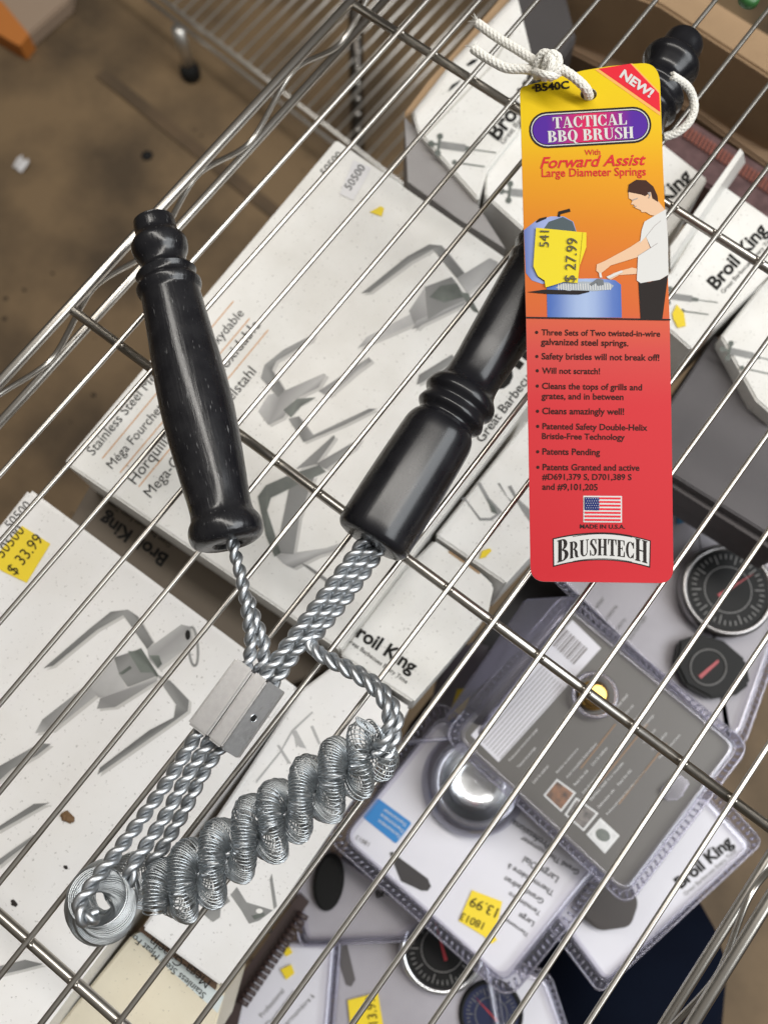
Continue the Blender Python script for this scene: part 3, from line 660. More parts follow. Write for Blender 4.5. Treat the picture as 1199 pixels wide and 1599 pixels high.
for a, b_ in (((905, 1200), (960, 1130)), ((930, 1228), (1010, 1130)), ((965, 1255), (1040, 1160))):
    a = np.array(a, float); b_ = np.array(b_, float); mb.poly([P(*a, -19.95), P(*b_, -19.95), P(*(b_+[1.3, 1]), -19.95), P(*(a+[1.3, 1]), -19.95)])
obj('ruled_line', mb, mat('dull_orange_ink', (.34, .19, .09), .5), tv)
pics = [([(869, 1216), (899, 1238), (876, 1268), (848, 1242)], (.22, .10, .05)), ([(899, 1245), (934, 1270), (911, 1298), (881, 1272)], (.18, .16, .15)), ([(937, 1277), (967, 1305), (944, 1333), (915, 1303)], (.62, .62, .62))]
for k, (q, c_) in enumerate(pics):
    mb = MB(); mb.poly(q2(q, -19.95)); o = obj('small_picture', mb, whitep, tv)
    mb = MB(); mb.poly(q2(grow(q, -4), -19.92)); obj('picture_print', mb, mat('picture_print_%s' % 'abc'[k], c_, .4, var=.8, vscale=2.5, vcol=(.02, .02, .02) if k < 2 else (.5, .5, .5)), o)
    if k == 2: mb = MB(); mb.poly(q2(ell(941, 1304, 12, 9, .6), -19.88)); obj('picture_print', mb, p3, o)
c = P(926, 1086, -19.6); mb = MB(); mb.lathe(c-[0, 0, .5], c+[0, 0, 1.3], [(0, .95), (.4, .95), (.5, .8), (.8, .75), (1, .55)], 32); obj('brass_fitting', mb, mat('brass', (.62, .38, .10), .25, 1), tv, True, auto=30)
mb = MB(); mb.tube([c+np.array([1.35*math.cos(a), 1.35*math.sin(a), .5]) for a in np.linspace(0, 2*math.pi, 40)], .14, 8); obj('clear_bubble', mb, clear, tv, True)
mb = MB(); mb.lathe(c+[0, 0, -.55], c+[0, 0, -.5], [(0, 1.45), (1, 1.45)], 32); obj('dark_disc', mb, dialblack, tv)
mb = MB(); mb.prism(q2([(1030, 1235), (1060, 1208), (1078, 1222), (1062, 1248), (1040, 1250)], -19.6), .4); obj('clear_bubble', mb, clear, tv, False, .1)
# tilted clear lid standing between the white and grey packs
mb = MB(); A1 = [P(820, 935, -14), P(905, 930, -14), P(745, 1150, -20.5), P(690, 1125, -20.5)]
A2 = [p-np.array([.0, 0, .35]) for p in A1]; mb.add(A1+A2, [(0, 1, 2, 3), (7, 6, 5, 4), (0, 4, 5, 1), (1, 5, 6, 2), (2, 6, 7, 3), (3, 7, 4, 0)])
t = thing('clear_lid', 'creased clear plastic lid tilted between the cartons and the grey backed pack', 'plastic lid', P(750, 1080, -20.6))
obj('lid_sheet', mb, clear, t, False, .1)
for a, b_ in (((905, 930), (745, 1150)), ((620, 1160), (735, 1150))):
    z_ = -13.7 if a[0] > 700 else -20
    mb = MB(); mb.tube([P(*a, z_), P(*b_, -20.2)], .13, 8); obj('crease', mb, clear, t, True)
# side-on pack with a steel probe, blue and yellow print, in the dark gap
t = thing('standing_pack', 'dark pack on edge with a strip of yellow and blue print, beside the clear lid', 'blister pack', P(715, 1110, -27))
mb = MB(); mb.prism(q2([(690, 1030), (730, 1000), (770, 1010), (700, 1165), (655, 1170)], -25), 3); obj('pack_side', mb, mat('grey_lilac_plastic', (.13, .12, .15), .3), t, True, .3, auto=40)
mb = MB(); mb.poly(q2([(714, 1076), (738, 1075), (722, 1118), (698, 1126)], -24.9)); obj('yellow_print', mb, yellow, t)
mb = MB(); mb.poly(q2([(698, 1126), (722, 1118), (708, 1155), (688, 1155)], -24.9)); obj('blue_print', mb, bluep, t)
# dark corrugated strip between the long carton and the packs
t = thing('ridged_strip', 'dark brown ridged plastic strip along the lower right of the long white carton', 'plastic strip', P(410, 1500, -26))
mb = MB(); mb.prism(q2([(340, 1640), (365, 1540), (468, 1395), (482, 1410), (380, 1560), (362, 1640)], -26), .6); obj('strip', mb, mat('dark_brown_plastic', (.05, .032, .03), .4), t)
for k in range(17):
    u = k/16; a = np.array([372+92*u, 1560-135*u]); mb = MB(); mb.tube([P(a[0], a[1], -25.7), P(a[0]+16, a[1]+10, -25.7)], .17, 8); obj('ridge', mb, mat('dark_brown_plastic'), t, True)

# ------------------------------------------------------------------ things on the floor, far and out of focus
mb = MB(); mb.lathe(P(1010, 1760, FZ), P(950, 1500, -45), [(0, 9), (.3, 8.5), (.8, 9.5), (1, 9)], 32)
for i, v in enumerate(mb.v):
    v = np.array(v); v[:2] += .5*np.array([math.sin(v[2]*.5+v[0]*.2), math.cos(v[2]*.4)]); mb.v[i] = tuple(v)
tag(rebase(obj('trouser_leg', mb, mat('navy_denim', (.0022, .004, .011), .9, bump=.4, bscale=8, var=.4, vscale=.3, vcol=(.004, .007, .016), spec=.1), None, True), P(1010, 1760, FZ)), 'navy trouser leg standing on the floor below the lower right edge', 'trouser leg')
mb = MB(); pts = []
rn = random.Random(5)
for k in range(11):
    a = k*2*math.pi/11; r = rn.uniform(.6, 1.5); pts.append(P(33, 258, FZ+.3)+np.array([r*math.cos(a), r*1.4*math.sin(a), rn.uniform(0, .5)]))
cc = P(33, 258, FZ+.9); mb.add(pts+[cc], [(i, (i+1) % 11, 11) for i in range(11)])
tag(rebase(obj('paper_scrap', mb, whitepaper), P(33, 258, FZ)), 'crumpled white scrap of paper on the brown floor at the left', 'paper scrap')
mb = MB(); c = P(230, 243, FZ); mb.lathe(c, c+[0, 0, .4], [(0, 1.0), (.7, .8), (1, .3)], 12)
tag(rebase(obj('debris_lump', mb, blackhole, None, True), c), 'small black lump on the brown floor above the left handle', 'debris')
mb = MB(); mb.prism(q2([(-40, -60), (112, -20), (108, 0), (30, 68), (-60, 20)], -95), 3)
t = thing('floor_carton', 'beige carton with an orange edge, standing on the floor at the top left corner', 'box', P(20, 20, FZ))
obj('carton_body', mb, mat('beige_card', (.34, .25, .18), .7), t, False, .3)
mb = MB(); mb.prism(q2([(-60, 10), (2, 0), (46, 54), (32, 72), (20, 66), (-40, 30)], -94.5), 3.4); obj('orange_edge', mb, mat('orange_card', (.50, .17, .03), .6), t)
rackm = mat('rack_chrome', (.72, .70, .66), .4, 1)
# far wire rack
rk = thing('wire_rack', 'blurred wire rack standing on the floor behind, near the top of the picture', 'wire rack', P(500, 140, FZ))
Z3 = -87
e0 = P(255, 0, Z3); e1 = P(400, 112, Z3); e2 = P(520, 205, Z3)
dirw = (P(410, 0, Z3)-P(335, 75, Z3)); dirw /= np.linalg.norm(dirw)
dre = e2-e0; Lr = np.linalg.norm(dre); dre /= Lr
wmb = MB(); wmb.tube([np.zeros(3), dirw*60], .22, 6)
k = 0
base_w = None
for s_ in np.arange(2, Lr+20, 2.1):
    p = e0+dre*s_
    if base_w is None:
        m2 = MB(); m2.tube([p, p+dirw*70], .2, 6); base_w = obj('wire', m2, rackm, rk, True); p_first = p
    else:
        o = base_w.copy(); COL.objects.link(o); o.location = Vector(p-p_first)*CM
for off in (0, -3.2):
    m2 = MB(); m2.tube([e0-dre*30+[0, 0, off], e2+dre*30+[0, 0, off]], .38, 8); obj('edge_rod', m2, rackm, rk, True)
a = P(278, 45, Z3); m2 = MB(); m2.tube([a, a+[0, 0, FZ-Z3+2.5]], 1.1, 14); obj('post', m2, rackm, rk, True)
m2 = MB(); b_ = a+np.array([0, 0, FZ-Z3]); m2.lathe(b_, b_+[0, 0, 3], [(0, 1.6), (.5, 1.7), (1, 1.3)], 16); obj('foot', m2, blackhole, rk, True)
a = P(556, 215, Z3); m2 = MB(); m2.tube([a+[0, 0, -8], P(556, -60, Z3)+[0, 0, 8]], 1.15, 14); obj('post', m2, mat('dark_post', (.10, .09, .08), .35, 1), rk, True)
for k in range(9):
    c_ = P(559, 10+k*24, Z3+1.6); m2 = MB(); m2.lathe(c_-[0, 0, .3], c_+[0, 0, .3], [(0, .2), (.5, .42), (1, .2)], 10); obj('rivet', m2, rackm, rk, True)
# ------------------------------------------------------------------ the brush
brush = thing('grill_brush', 'long grill brush with two black turned handles and coiled steel springs', 'grill brush', (12, 4, .25))
def profile(pts, L, a, b):
    "pts (t px, r px) -> smoothed"
    dep = lambda q: (np.array(q)-CAM) @ ROT[2]
    k0, k1 = F/dep(a), F/dep(b)
    t = np.array([p[0] for p in pts], float); r = np.array([p[1] for p in pts], float)
    tt_ = []
    for i in range(len(t)-1):
        m = max(2, int((t[i+1]-t[i])/3.0))
        tt_ += list(np.linspace(t[i], t[i+1], m, endpoint=False))
    tt_.append(t[-1]); tt_ = np.array(tt_)
    # monotone cubic-ish: cosine blend keeps crests round
    out = []
    for x in tt_:
        i = min(np.searchsorted(t, x, 'right')-1, len(t)-2); u = (x-t[i])/(t[i+1]-t[i])
        m0 = 0 if i == 0 else (r[i+1]-r[i-1])/(t[i+1]-t[i-1]); m1 = 0 if i+2 >= len(t) else (r[i+2]-r[i])/(t[i+2]-t[i])
        if i > 0 and (r[i+1]-r[i])*(r[i]-r[i-1]) <= 0: m0 = 0
        if i+2 < len(t) and (r[i+2]-r[i+1])*(r[i+1]-r[i]) <= 0: m1 = 0
        d = t[i+1]-t[i]; h00 = 2*u**3-3*u*u+1; h10 = u**3-2*u*u+u; h01 = -2*u**3+3*u*u; h11 = u**3-u*u
        out.append((x/L, (h00*r[i]+h10*d*m0+h01*r[i+1]+h11*d*m1)/(k0+(k1-k0)*x/L)))
    return out
H1 = [(0, 0.5), (.6, 26), (3, 31), (12, 32.5), (26, 33), (30, 36), (44, 44), (58, 42), (68, 37), (80, 35), (86, 40), (93, 47.5), (100, 44), (104, 44), (113, 51), (122, 49), (127, 46), (134, 46.5), (200, 51), (260, 55.5),
      (310, 57), (360, 55.5), (420, 51.5), (462, 48.5), (474, 50), (484, 56), (496, 59), (507, 57), (513, 51), (516, 44)]
a1 = P(240, 343, 2.7); b1_ = P(358, 850, 2.35)
mb = MB(); mb.lathe(a1, b1_, profile(H1, 516, a1, b1_)+[(1.0, 27/36.4), (.992, 24/36.4), (.99, .02)], 56, cap=False); h1 = obj('handle', mb, blackwood, brush, True, auto=50, label='left, shorter black handle')
ax = (b1_-a1)/np.linalg.norm(b1_-a1); hc = P(224, 412, 3.1); 
sd = np.cross(ax, [0, 0, 1.]); sd /= np.linalg.norm(sd)
nk = a1+(b1_-a1)*(78/516); side = -sd if (nk-sd)[0] < (nk+sd)[0] else sd
dv = side*.85+np.array([0, 0, .52]); dv /= np.linalg.norm(dv)
mb = MB(); mb.lathe(nk+dv*.93, nk+dv*1.0, [(0, .20), (1, .20)], 18); obj('cord_hole', mb, blackhole, brush)
H2 = [(0, .5), (.6, 31), (1.4, 48), (5, 57), (12, 61), (30, 62), (100, 61), (165, 58.5), (182, 57), (192, 53), (199, 48), (203, 48.5), (212, 57), (221, 54), (226, 51.5), (236, 59.5), (247, 57), (256, 49), (268, 44.5), (285, 43.5), (330, 46), (400, 50), (452, 52), (458, 52), (466, 56), (474, 55), (479, 53), (492, 60), (508, 58), (522, 49), (535, 42), (600, 43), (680, 48), (740, 49), (774, 44), (780, 43), (790, 51), (799, 46), (803, 46), (813, 51), (822, 45), (832, 37), (842, 34.5),
      (856, 40), (868, 45.5), (880, 43), (888, 34), (892, 31.5), (914, 31), (922, 28), (924.4, 22), (925.2, .5)]
a2 = P(576, 849, 2.05); b2_ = P(1072, 60, 2.2)
mb = MB(); mb.lathe(a2, b2_, profile(H2, 925.2, a2, b2_), 60, cap=False); obj('handle', mb, blackwood2, brush, True, auto=50, label='right, long black handle passing under the tag')
def cable(pts, ph=0, pitch=1.32, r=.158, off=.155, sgn=1, n=26):
    p3 = [P(x, y, z) for x, y, z in pts]
    for m_ in strands(p3, n, r, off, pitch, 2, ph, sgn, 10): obj('twisted_wire', m_, galv, brush, True)
# from the long handle to the block
cable([(575, 838, 1.9), (556, 862, 2.0), (500, 938, 2.15), (452, 1002, 2.2), (410, 1058, 2.0), (385, 1090, 1.9)], 0)
cable([(588, 842, 1.7), (568, 872, 1.75), (514, 946, 1.8), (468, 1010, 1.8), (428, 1066, 1.6), (400, 1100, 1.5)], 1.1)
cable([(600, 850, 1.4), (585, 872, 1.4), (540, 935, 1.45), (502, 982, 1.5), (486, 1004, 1.8), (502, 1024, 2.1), (545, 1048, 2.4), (585, 1076, 2.6), (606, 1112, 2.7), (602, 1150, 2.6), (584, 1178, 2.3)], 2.0)
cable([(494, 960, 1.1), (486, 985, 1.3), (490, 1012, 1.7), (520, 1030, 2.0), (560, 1050, 2.2), (598, 1078, 2.3), (619, 1118, 2.4), (613, 1158, 2.2), (598, 1190, 1.9)], .4)
# from the short handle to the block
cable([(360, 835, 2.4), (366, 858, 2.4), (380, 915, 2.5), (388, 965, 2.45), (392, 1010, 2.3), (384, 1046, 2.1)], .6, pitch=1.2, r=.15, off=.148)
cable([(388, 935, 2.2), (400, 970, 2.2), (412, 1005, 2.1), (410, 1035, 1.9), (398, 1060, 1.7)], 2.2, pitch=1.2, r=.15, off=.148)
# block to the head
cable([(345, 1100, 2.0), (306, 1150, 2.0), (270, 1208, 2.1), (226, 1272, 2.4), (176, 1340, 3.0), (140, 1388, 3.6), (124, 1418, 3.9), (136, 1438, 3.8), (152, 1428, 3.3)], .2)
cable([(365, 1112, 1.7), (326, 1160, 1.7), (292, 1214, 1.7), (256, 1278, 1.8), (222, 1330, 2.2), (204, 1358, 2.4), (206, 1385, 1.9)], 1.5)
cable([(382, 1125, 1.2), (343, 1170, 1.2), (316, 1210, 1.2), (288, 1266, 1.2), (258, 1318, 1.5), (238, 1348, 1.7), (232, 1372, 1.5)], 2.6)

# clamp block: two halves and a screw hole
def slab(pts, z, h, m, name, par, bev=.09):
    mb = MB(); mb.prism(q2(pts, z), h); return obj(name, mb, m, par, True, bev, auto=30)
fb_ = [(368, 1026), (396, 1047), (322, 1152), (292, 1129)]
ga_ = [(397, 1047.5), (419, 1063), (345, 1169), (323.5, 1152.5)]
slab(fb_, 2.95, 2.45, alum, 'block_half', brush); slab(ga_, 2.93, 2.45, alum, 'block_half', brush)
# chamfered side with hole
mb = MB()
T1 = q2([(419, 1063), (345, 1169)], 2.90); T2 = [T1[0]+np.array([.46, -.30, -.75])+0, T1[1]+np.array([.46, -.30, -.75])]
ed = T1[1]-T1[0]; outw = np.cross(ed, [0, 0, 1.]); outw /= np.linalg.norm(outw)
if outw @ ROT[0] < 0: outw = -outw
T2 = [p+outw*.66+np.array([0, 0, -.75]) for p in T1]; T3 = [p+np.array([0, 0, -.8]) for p in T2]; T4 = [p+np.array([0, 0, -2.0]) for p in T1]
mb.add([T1[0], T1[1], T2[1], T2[0], T3[1], T3[0], T4[1], T4[0]], [(0, 1, 2, 3), (3, 2, 4, 5), (5, 4, 6, 7), (7, 6, 1, 0), (0, 3, 5, 7), (1, 6, 4, 2)])
bb_ = obj('block_side', mb, alum, brush, False, .04)
nrm = np.cross(ed, T2[0]-T1[0]); nrm /= np.linalg.norm(nrm); nrm = nrm if nrm[2] > 0 else -nrm
hcn = (T1[0]*.52+T1[1]*.48+T2[0]*.52+T2[1]*.48)/2
mb = MB(); mb.lathe(hcn-nrm*.02, hcn+nrm*.012, [(0, .15), (1, .15)], 20); obj('screw_hole', mb, blackhole, bb_)
mb = MB(); mb.tube([hcn+nrm*.012+(.16*math.cos(a))*ed/np.linalg.norm(ed)+.16*math.sin(a)*np.cross(nrm, ed/np.linalg.norm(ed)) for a in np.linspace(0, 2*math.pi, 24)], .022, 6); obj('hole_edge', mb, steel, bb_, True)

# springs: fine wire coiled round a core that itself is a double helix
def spring(axpts, turns, R, rc, ph, spacing=.078, wr=.030, loose0=0, loose1=0, seg=18, taper0=1, taper1=1, name='spring', sgn=1, flat_=.68, rnd_=0):
    axis = smoothpath(axpts, 400); T, U, V = frames(axis); s = arclen(axis); Lt = s[-1]
    M = 900; u = np.linspace(0, 1, M); a = sgn*2*math.pi*turns*u+ph+.22*np.sin(u*17+1)+.12*np.sin(u*31)
    I = lambda A: np.stack([np.interp(u*Lt, s, A[:, j]) for j in range(3)], 1)
    env = np.minimum(1, np.minimum(taper0+(1-taper0)*u*8, taper1+(1-taper1)*(1-u)*8))
    core = I(axis)+(R*env)[:, None]*(np.cos(a)[:, None]*I(U)+np.sin(a)[:, None]*I(V))
    ct = np.gradient(core, axis=0); ct /= np.linalg.norm(ct, axis=1)[:, None]; cs = arclen(core)
    rad = np.cos(a)[:, None]*I(U)+np.sin(a)[:, None]*I(V)
    pts = []; pos = 0; th = 0; rg_ = random.Random(11+int(ph*10)); jit = 0
    while pos < cs[-1]:
        fr_ = pos/cs[-1]
        sp_ = spacing*(1+loose0*max(0, 1-fr_*7)+loose1*max(0, 1-(1-fr_)*7))
        c = np.array([np.interp(pos, cs, core[:, j]) for j in range(3)]); t = np.array([np.interp(pos, cs, ct[:, j]) for j in range(3)])
        e1_ = np.array([np.interp(pos, cs, rad[:, j]) for j in range(3)]); e1_ -= t*(e1_@t); e1_ /= np.linalg.norm(e1_); e2_ = np.cross(t, e1_)
        ev = np.interp(fr_, u, env)
        if th % (2*math.pi) < .4: jit = rg_.uniform(-1, 1)*rnd_
        rr = rc*(ev*.5+.5)*(1+jit)*(1+.07*math.sin(fr_*23+ph*2)+.05*math.sin(fr_*51+ph))
        c = c+t*(.05*math.sin(th*.93+2*fr_)*jit/.06 if rnd_ else 0)
        pts.append(c+rr*(math.cos(th)*e1_+flat_*math.sin(th)*e2_)); th += 2*math.pi/seg; pos += sp_/seg
    mb = MB(); mb.tube(pts, wr, 5); return obj(name, mb, springm, brush, True)
axm = [P(596, 1160, 1.9), P(560, 1186, 1.95), (P(500, 1229, 1.95)), P(420, 1286, 1.9), P(330, 1351, 1.85), P(245, 1413, 1.8)]
spring(axm, 3.9, .76, .72, .9, spacing=.084, wr=.032, loose0=1.6, taper0=.75, rnd_=.06, seg=20, sgn=-1)
spring(axm, 3.9, .76, .72, .9+math.pi, spacing=.084, wr=.032, loose0=1.2, taper0=.8, rnd_=.06, seg=20, sgn=-1)
cable([(596, 1160, 1.9), (560, 1186, 1.95), (500, 1229, 1.95), (420, 1286, 1.9), (330, 1351, 1.85), (245, 1413, 1.8)], 0, n=14)
def coil_ring(cpx, cz, R, rc, rings, z0, z1, a0, a1, tilt, wr, seg=34):
    C = P(*cpx, cz); pts = []; N = rings*seg
    for k in range(N):
        u = k/N; A_ = a0+(a1-a0)*u; rad = np.array([math.cos(A_), math.sin(A_), 0]); tan = np.array([-rad[1], rad[0], 0])
        nz = np.array([0, 0, 1.])*math.cos(tilt)+rad*math.sin(tilt); e1_ = np.cross(tan, nz); e1_ /= np.linalg.norm(e1_)
        th = 2*math.pi*k/seg; r = rc*(1+.02*math.sin(u*40))
        pts.append(C+rad*R*(1-.15*u)+np.array([0, 0, z0+(z1-z0)*u])+r*(math.cos(th)*e1_+math.sin(th)*tan))
    mb = MB(); mb.tube(pts, wr, 5); return obj('spring', mb, springm, brush, True)
coil_ring((154, 1413), 1.9, .56, 1.10, 46, -1.1, .9, 2.2, 2.2+5.9, .30, .030)
coil_ring((164, 1404), .7, .25, .72, 22, -.5, .5, 1, 5, .3, .028)
coil_ring((208, 1380), 1.2, .48, .85, 24, -.7, .6, 0, 4.5, .5, .030)
# loose end loops of the spring by the twisted arm
lp = MB()
for k in range(9):
    c = P(583+k*3.2, 1148+k*3.5, 2.6-.12*k); a_ = np.array([.55, .2, .3])*(1); b_v = ROT[1]*1.0
    lp_pts = [c+.85*math.cos(t)*(-ROT[1]*.75-ROT[0]*.25)+.38*math.sin(t)*(ROT[0]*.8-ROT[1]*.2)+np.array([0, 0, .35*math.sin(t+.5)]) for t in np.linspace(0, 2*math.pi, 26)]
    lp.tube(lp_pts, .03, 5)
for k in range(5):
    c = P(566+k*2.5, 1131+k*1.2, 3.0); lp_pts = [c+.42*math.cos(t)*(-ROT[1]*.7-ROT[0]*.5)+.16*math.sin(t)*(ROT[0]) for t in np.linspace(0, 2*math.pi, 20)]; lp.tube(lp_pts, .028, 5)
o = obj('loose_loop', lp, springm, brush, True); o['kind'] = 'stuff'

# ------------------------------------------------------------------ the tag
LE = np.array([[134, 811.5], [273, 815], [495, 821], [700, 825], [905, 828]], float)      # (row, x) left edge; rows on the left
RE = np.array([[97, 1029], [267, 1035], [499, 1045], [700, 1048.5], [910, 1051]], float)
def lx(y): return np.interp(y, LE[:, 0], LE[:, 1])
def rx(y): return np.interp(y, RE[:, 0], RE[:, 1])
def zt(px, py):
    v = max(0, min(1, (py-110)/795)); u = (px-812)/230
    b = 5.05-1.0*v-1.15*v*v-.1*math.sin(v*6)
    return b+.9*(u-.5)*max(0, 1-v*2)**2 + .12*math.sin((u)*math.pi)
rows = 40; cols = 12
Yl = np.interp(np.linspace(0, 1, rows+1), [0, .21, .46, 1], [134, 273, 495, 905])
Yr = np.interp(np.linspace(0, 1, rows+1), [0, .21, .46, 1], [97, 267, 499, 910])
def tagcol(v):
    K = [(0, (.64, .46, .006)), (.10, (.63, .41, .007)), (.19, (.60, .27, .010)), (.30, (.54, .175, .014)), (.40, (.51, .12, .022)), (.478, (.50, .10, .028)), (.482, (.50, .09, .045)), (.55, (.48, .055, .048)), (.65, (.48, .028, .034)), (1, (.46, .018, .026))]
    return tuple(np.interp(v, [k[0] for k in K], [k[1][j] for k in K]) for j in range(3))
def outline_clip():
    "px outline of the tag, corners rounded"
    L_ = []; cor = lambda a, b, c, n=7: [tuple((1-t)**2*np.array(a)+2*t*(1-t)*np.array(b)+t*t*np.array(c)) for t in np.linspace(0, 1, n)]
    pts = []
    pts += cor((811.6, 146), (811.5, 136), (820, 134))
    pts += [(910, 110), (950, 103.5), (985, 100)] + cor((1000, 98.8), (1027, 96.5), (1030, 128), 8)
    pts += [(rx(y), y) for y in (160, 200, 267, 350, 430, 499, 600, 700, 800, 870)]
    pts += cor((1051, 884), (1051, 910), (1030, 910.5), 8) + cor((848, 908), (828, 906), (827.8, 884), 8)
    pts += [(lx(y), y) for y in (870, 800, 700, 600, 495, 430, 350, 273, 200)]
    return pts
TG = thing('hang_tag', 'long yellow to red cardboard tag tied to the long handle', 'hang tag', P(930, 500, 2.6))
# fill the outline with rows of cells so the sheet can bend; hole is cut by leaving it out
ol = outline_clip()
bmx = bmesh.new(); vs = [bmx.verts.new((x, y, 0)) for x, y in ol]
hole = [bmx.verts.new((918.5+13*math.cos(a), 147+10*math.sin(a), 0)) for a in np.linspace(0, 2*math.pi, 20, endpoint=False)]
es = [bmx.edges.new((vs[i], vs[(i+1) % len(vs)])) for i in range(len(vs))]+[bmx.edges.new((hole[i], hole[(i+1) % 20])) for i in range(20)]
bmesh.ops.triangle_fill(bmx, use_beauty=True, edges=es)
for y in range(115, 910, 18):
    bmesh.ops.bisect_plane(bmx, geom=bmx.verts[:]+bmx.edges[:]+bmx.faces[:], plane_co=(0, y, 0), plane_no=(0, 1, 0))
for x in range(830, 1050, 28):
    bmesh.ops.bisect_plane(bmx, geom=bmx.verts[:]+bmx.edges[:]+bmx.faces[:], plane_co=(x, 0, 0), plane_no=(1, 0, 0))
bmx.verts.index_update()
V2 = [(v.co.x, v.co.y) for v in bmx.verts]; F2 = [tuple(v.index for v in f.verts) for f in bmx.faces]
BE = [(e.verts[0].index, e.verts[1].index) for e in bmx.edges if len(e.link_faces) == 1]; bmx.free()
top = [P(x, y, zt(x, y)) for x, y in V2]; bot = [p-np.array([0, 0, .045]) for p in top]; nn = len(top)
mb = MB(); mb.add(top+bot, F2+[tuple(i+nn for i in f)[::-1] for f in F2])
mb2 = MB(); mb2.add(top+[p-np.array([0, 0, .05]) for p in top], [(a, b_, b_+nn, a+nn) for a, b_ in BE])
cols_ = [tagcol((y-115-(x-930)*(-.16)*max(0, 1-(y-115)/160))/790) for x, y in V2]*2
tagprint = mat('tag_print', attr=True, rough=.6, bump=.05, bscale=6, var=.0, spec=.15)
obj('tag_sheet', mb, tagprint, TG, True, cols=cols_, auto=60)
obj('tag_edge', mb2, whitepaper, TG)
C5 = lambda *p: sc(p, 3.005, 800, 80)
T9 = lambda *p: sc(p, 3.005, 800, 480)
def subdiv_poly(px, lift, name, m, par, col=None):
    "flat shape printed on the bent tag"
    b = bmesh.new(); b.faces.new([b.verts.new((x, y, 0)) for x, y in px]); 
    bmesh.ops.triangulate(b, faces=b.faces[:])
    ys = [p[1] for p in px]; xs = [p[0] for p in px]
    for y in range(115, 910, 18):
        if min(ys) < y < max(ys): bmesh.ops.bisect_plane(b, geom=b.verts[:]+b.edges[:]+b.faces[:], plane_co=(0, y, 0), plane_no=(0, 1, 0))
    for x in range(830, 1050, 28 if not col else 14):
        if min(xs) < x < max(xs): bmesh.ops.bisect_plane(b, geom=b.verts[:]+b.edges[:]+b.faces[:], plane_co=(x, 0, 0), plane_no=(1, 0, 0))
    b.verts.index_update(); mb = MB(); mb.add([P(v.co.x, v.co.y, zt(v.co.x, v.co.y)+lift) for v in b.verts], [tuple(v.index for v in f.verts) for f in b.faces])
    cc_ = [col(v.co.x, v.co.y) for v in b.verts] if col else None
    b.free(); return obj(name, mb, m, par, cols=cc_)
iblack = pcol('tag_black', (.018, .014, .013)); iwhite = pcol('tag_white', (.54, .535, .52)); ired = pcol('tag_red', (.52, .025, .03)); idark = pcol('tag_dark_text', (.03, .010, .008))
icrim = pcol('tag_crimson', (.60, .02, .035)); iskin = pcol('tag_skin', (.60, .40, .26)); ihair = pcol('tag_hair', (.045, .018, .012)); igrid = pcol('tag_grill_grey', (.30, .33, .36))
acol = mat('tag_blend_print', attr=True, rough=.6, spec=.12)
# corner ribbon
subdiv_poly(C5((385, 85), (560, 57), (688, 190), (693, 303)), .012, 'ribbon', mat('tag_peach', (.80, .36, .10), .6, spec=.1), TG)
subdiv_poly(C5((403, 82), (553, 58), (687, 198), (692, 285)), .02, 'ribbon', icrim, TG)
text_part('lettering', [('NEW!', sc([(500, 118)], 3.005, 800, 80)[0], sc([(643, 218)], 3.005, 800, 80)[0], .04)], zt, iwhite, TG, lift=.035, shear=.0, vs=.85)
text_part('lettering', [('#', (830.5, 139), (835, 138.4), .03)], zt, iblack, TG, lift=.03)
text_part('lettering', [('B540C', (836, 143), (889, 137.5), .03)], zt, iblack, TG, lift=.03, vs=.85)
def stad(a, b, r, n=12):
    a = np.array(a, float); b = np.array(b, float); d = (b-a)/np.linalg.norm(b-a); al = math.atan2(d[1], d[0])
    return [tuple(b+r*np.array([math.cos(al-math.pi/2+k*math.pi/n), math.sin(al-math.pi/2+k*math.pi/n)])) for k in range(n+1)] + \
           [tuple(a+r*np.array([math.cos(al+math.pi/2+k*math.pi/n), math.sin(al+math.pi/2+k*math.pi/n)])) for k in range(n+1)]
pa, pb = (854, 203), (988, 195)
subdiv_poly(stad(pa, pb, 28.5), .012, 'banner', iblack, TG); subdiv_poly(stad(pa, pb, 25.3), .019, 'banner', iwhite, TG); subdiv_poly(stad(pa, pb, 23.7), .026, 'banner', iblack, TG)
def pill(x, y):
    t = min(1, abs(x-921)/70); t = t*t*(3-2*t); return tuple((1-t)*np.array((.55, .02, .08))+t*np.array((.075, .02, .26)))
subdiv_poly(stad(pa, pb, 22.4), .033, 'banner', acol, TG, pill)
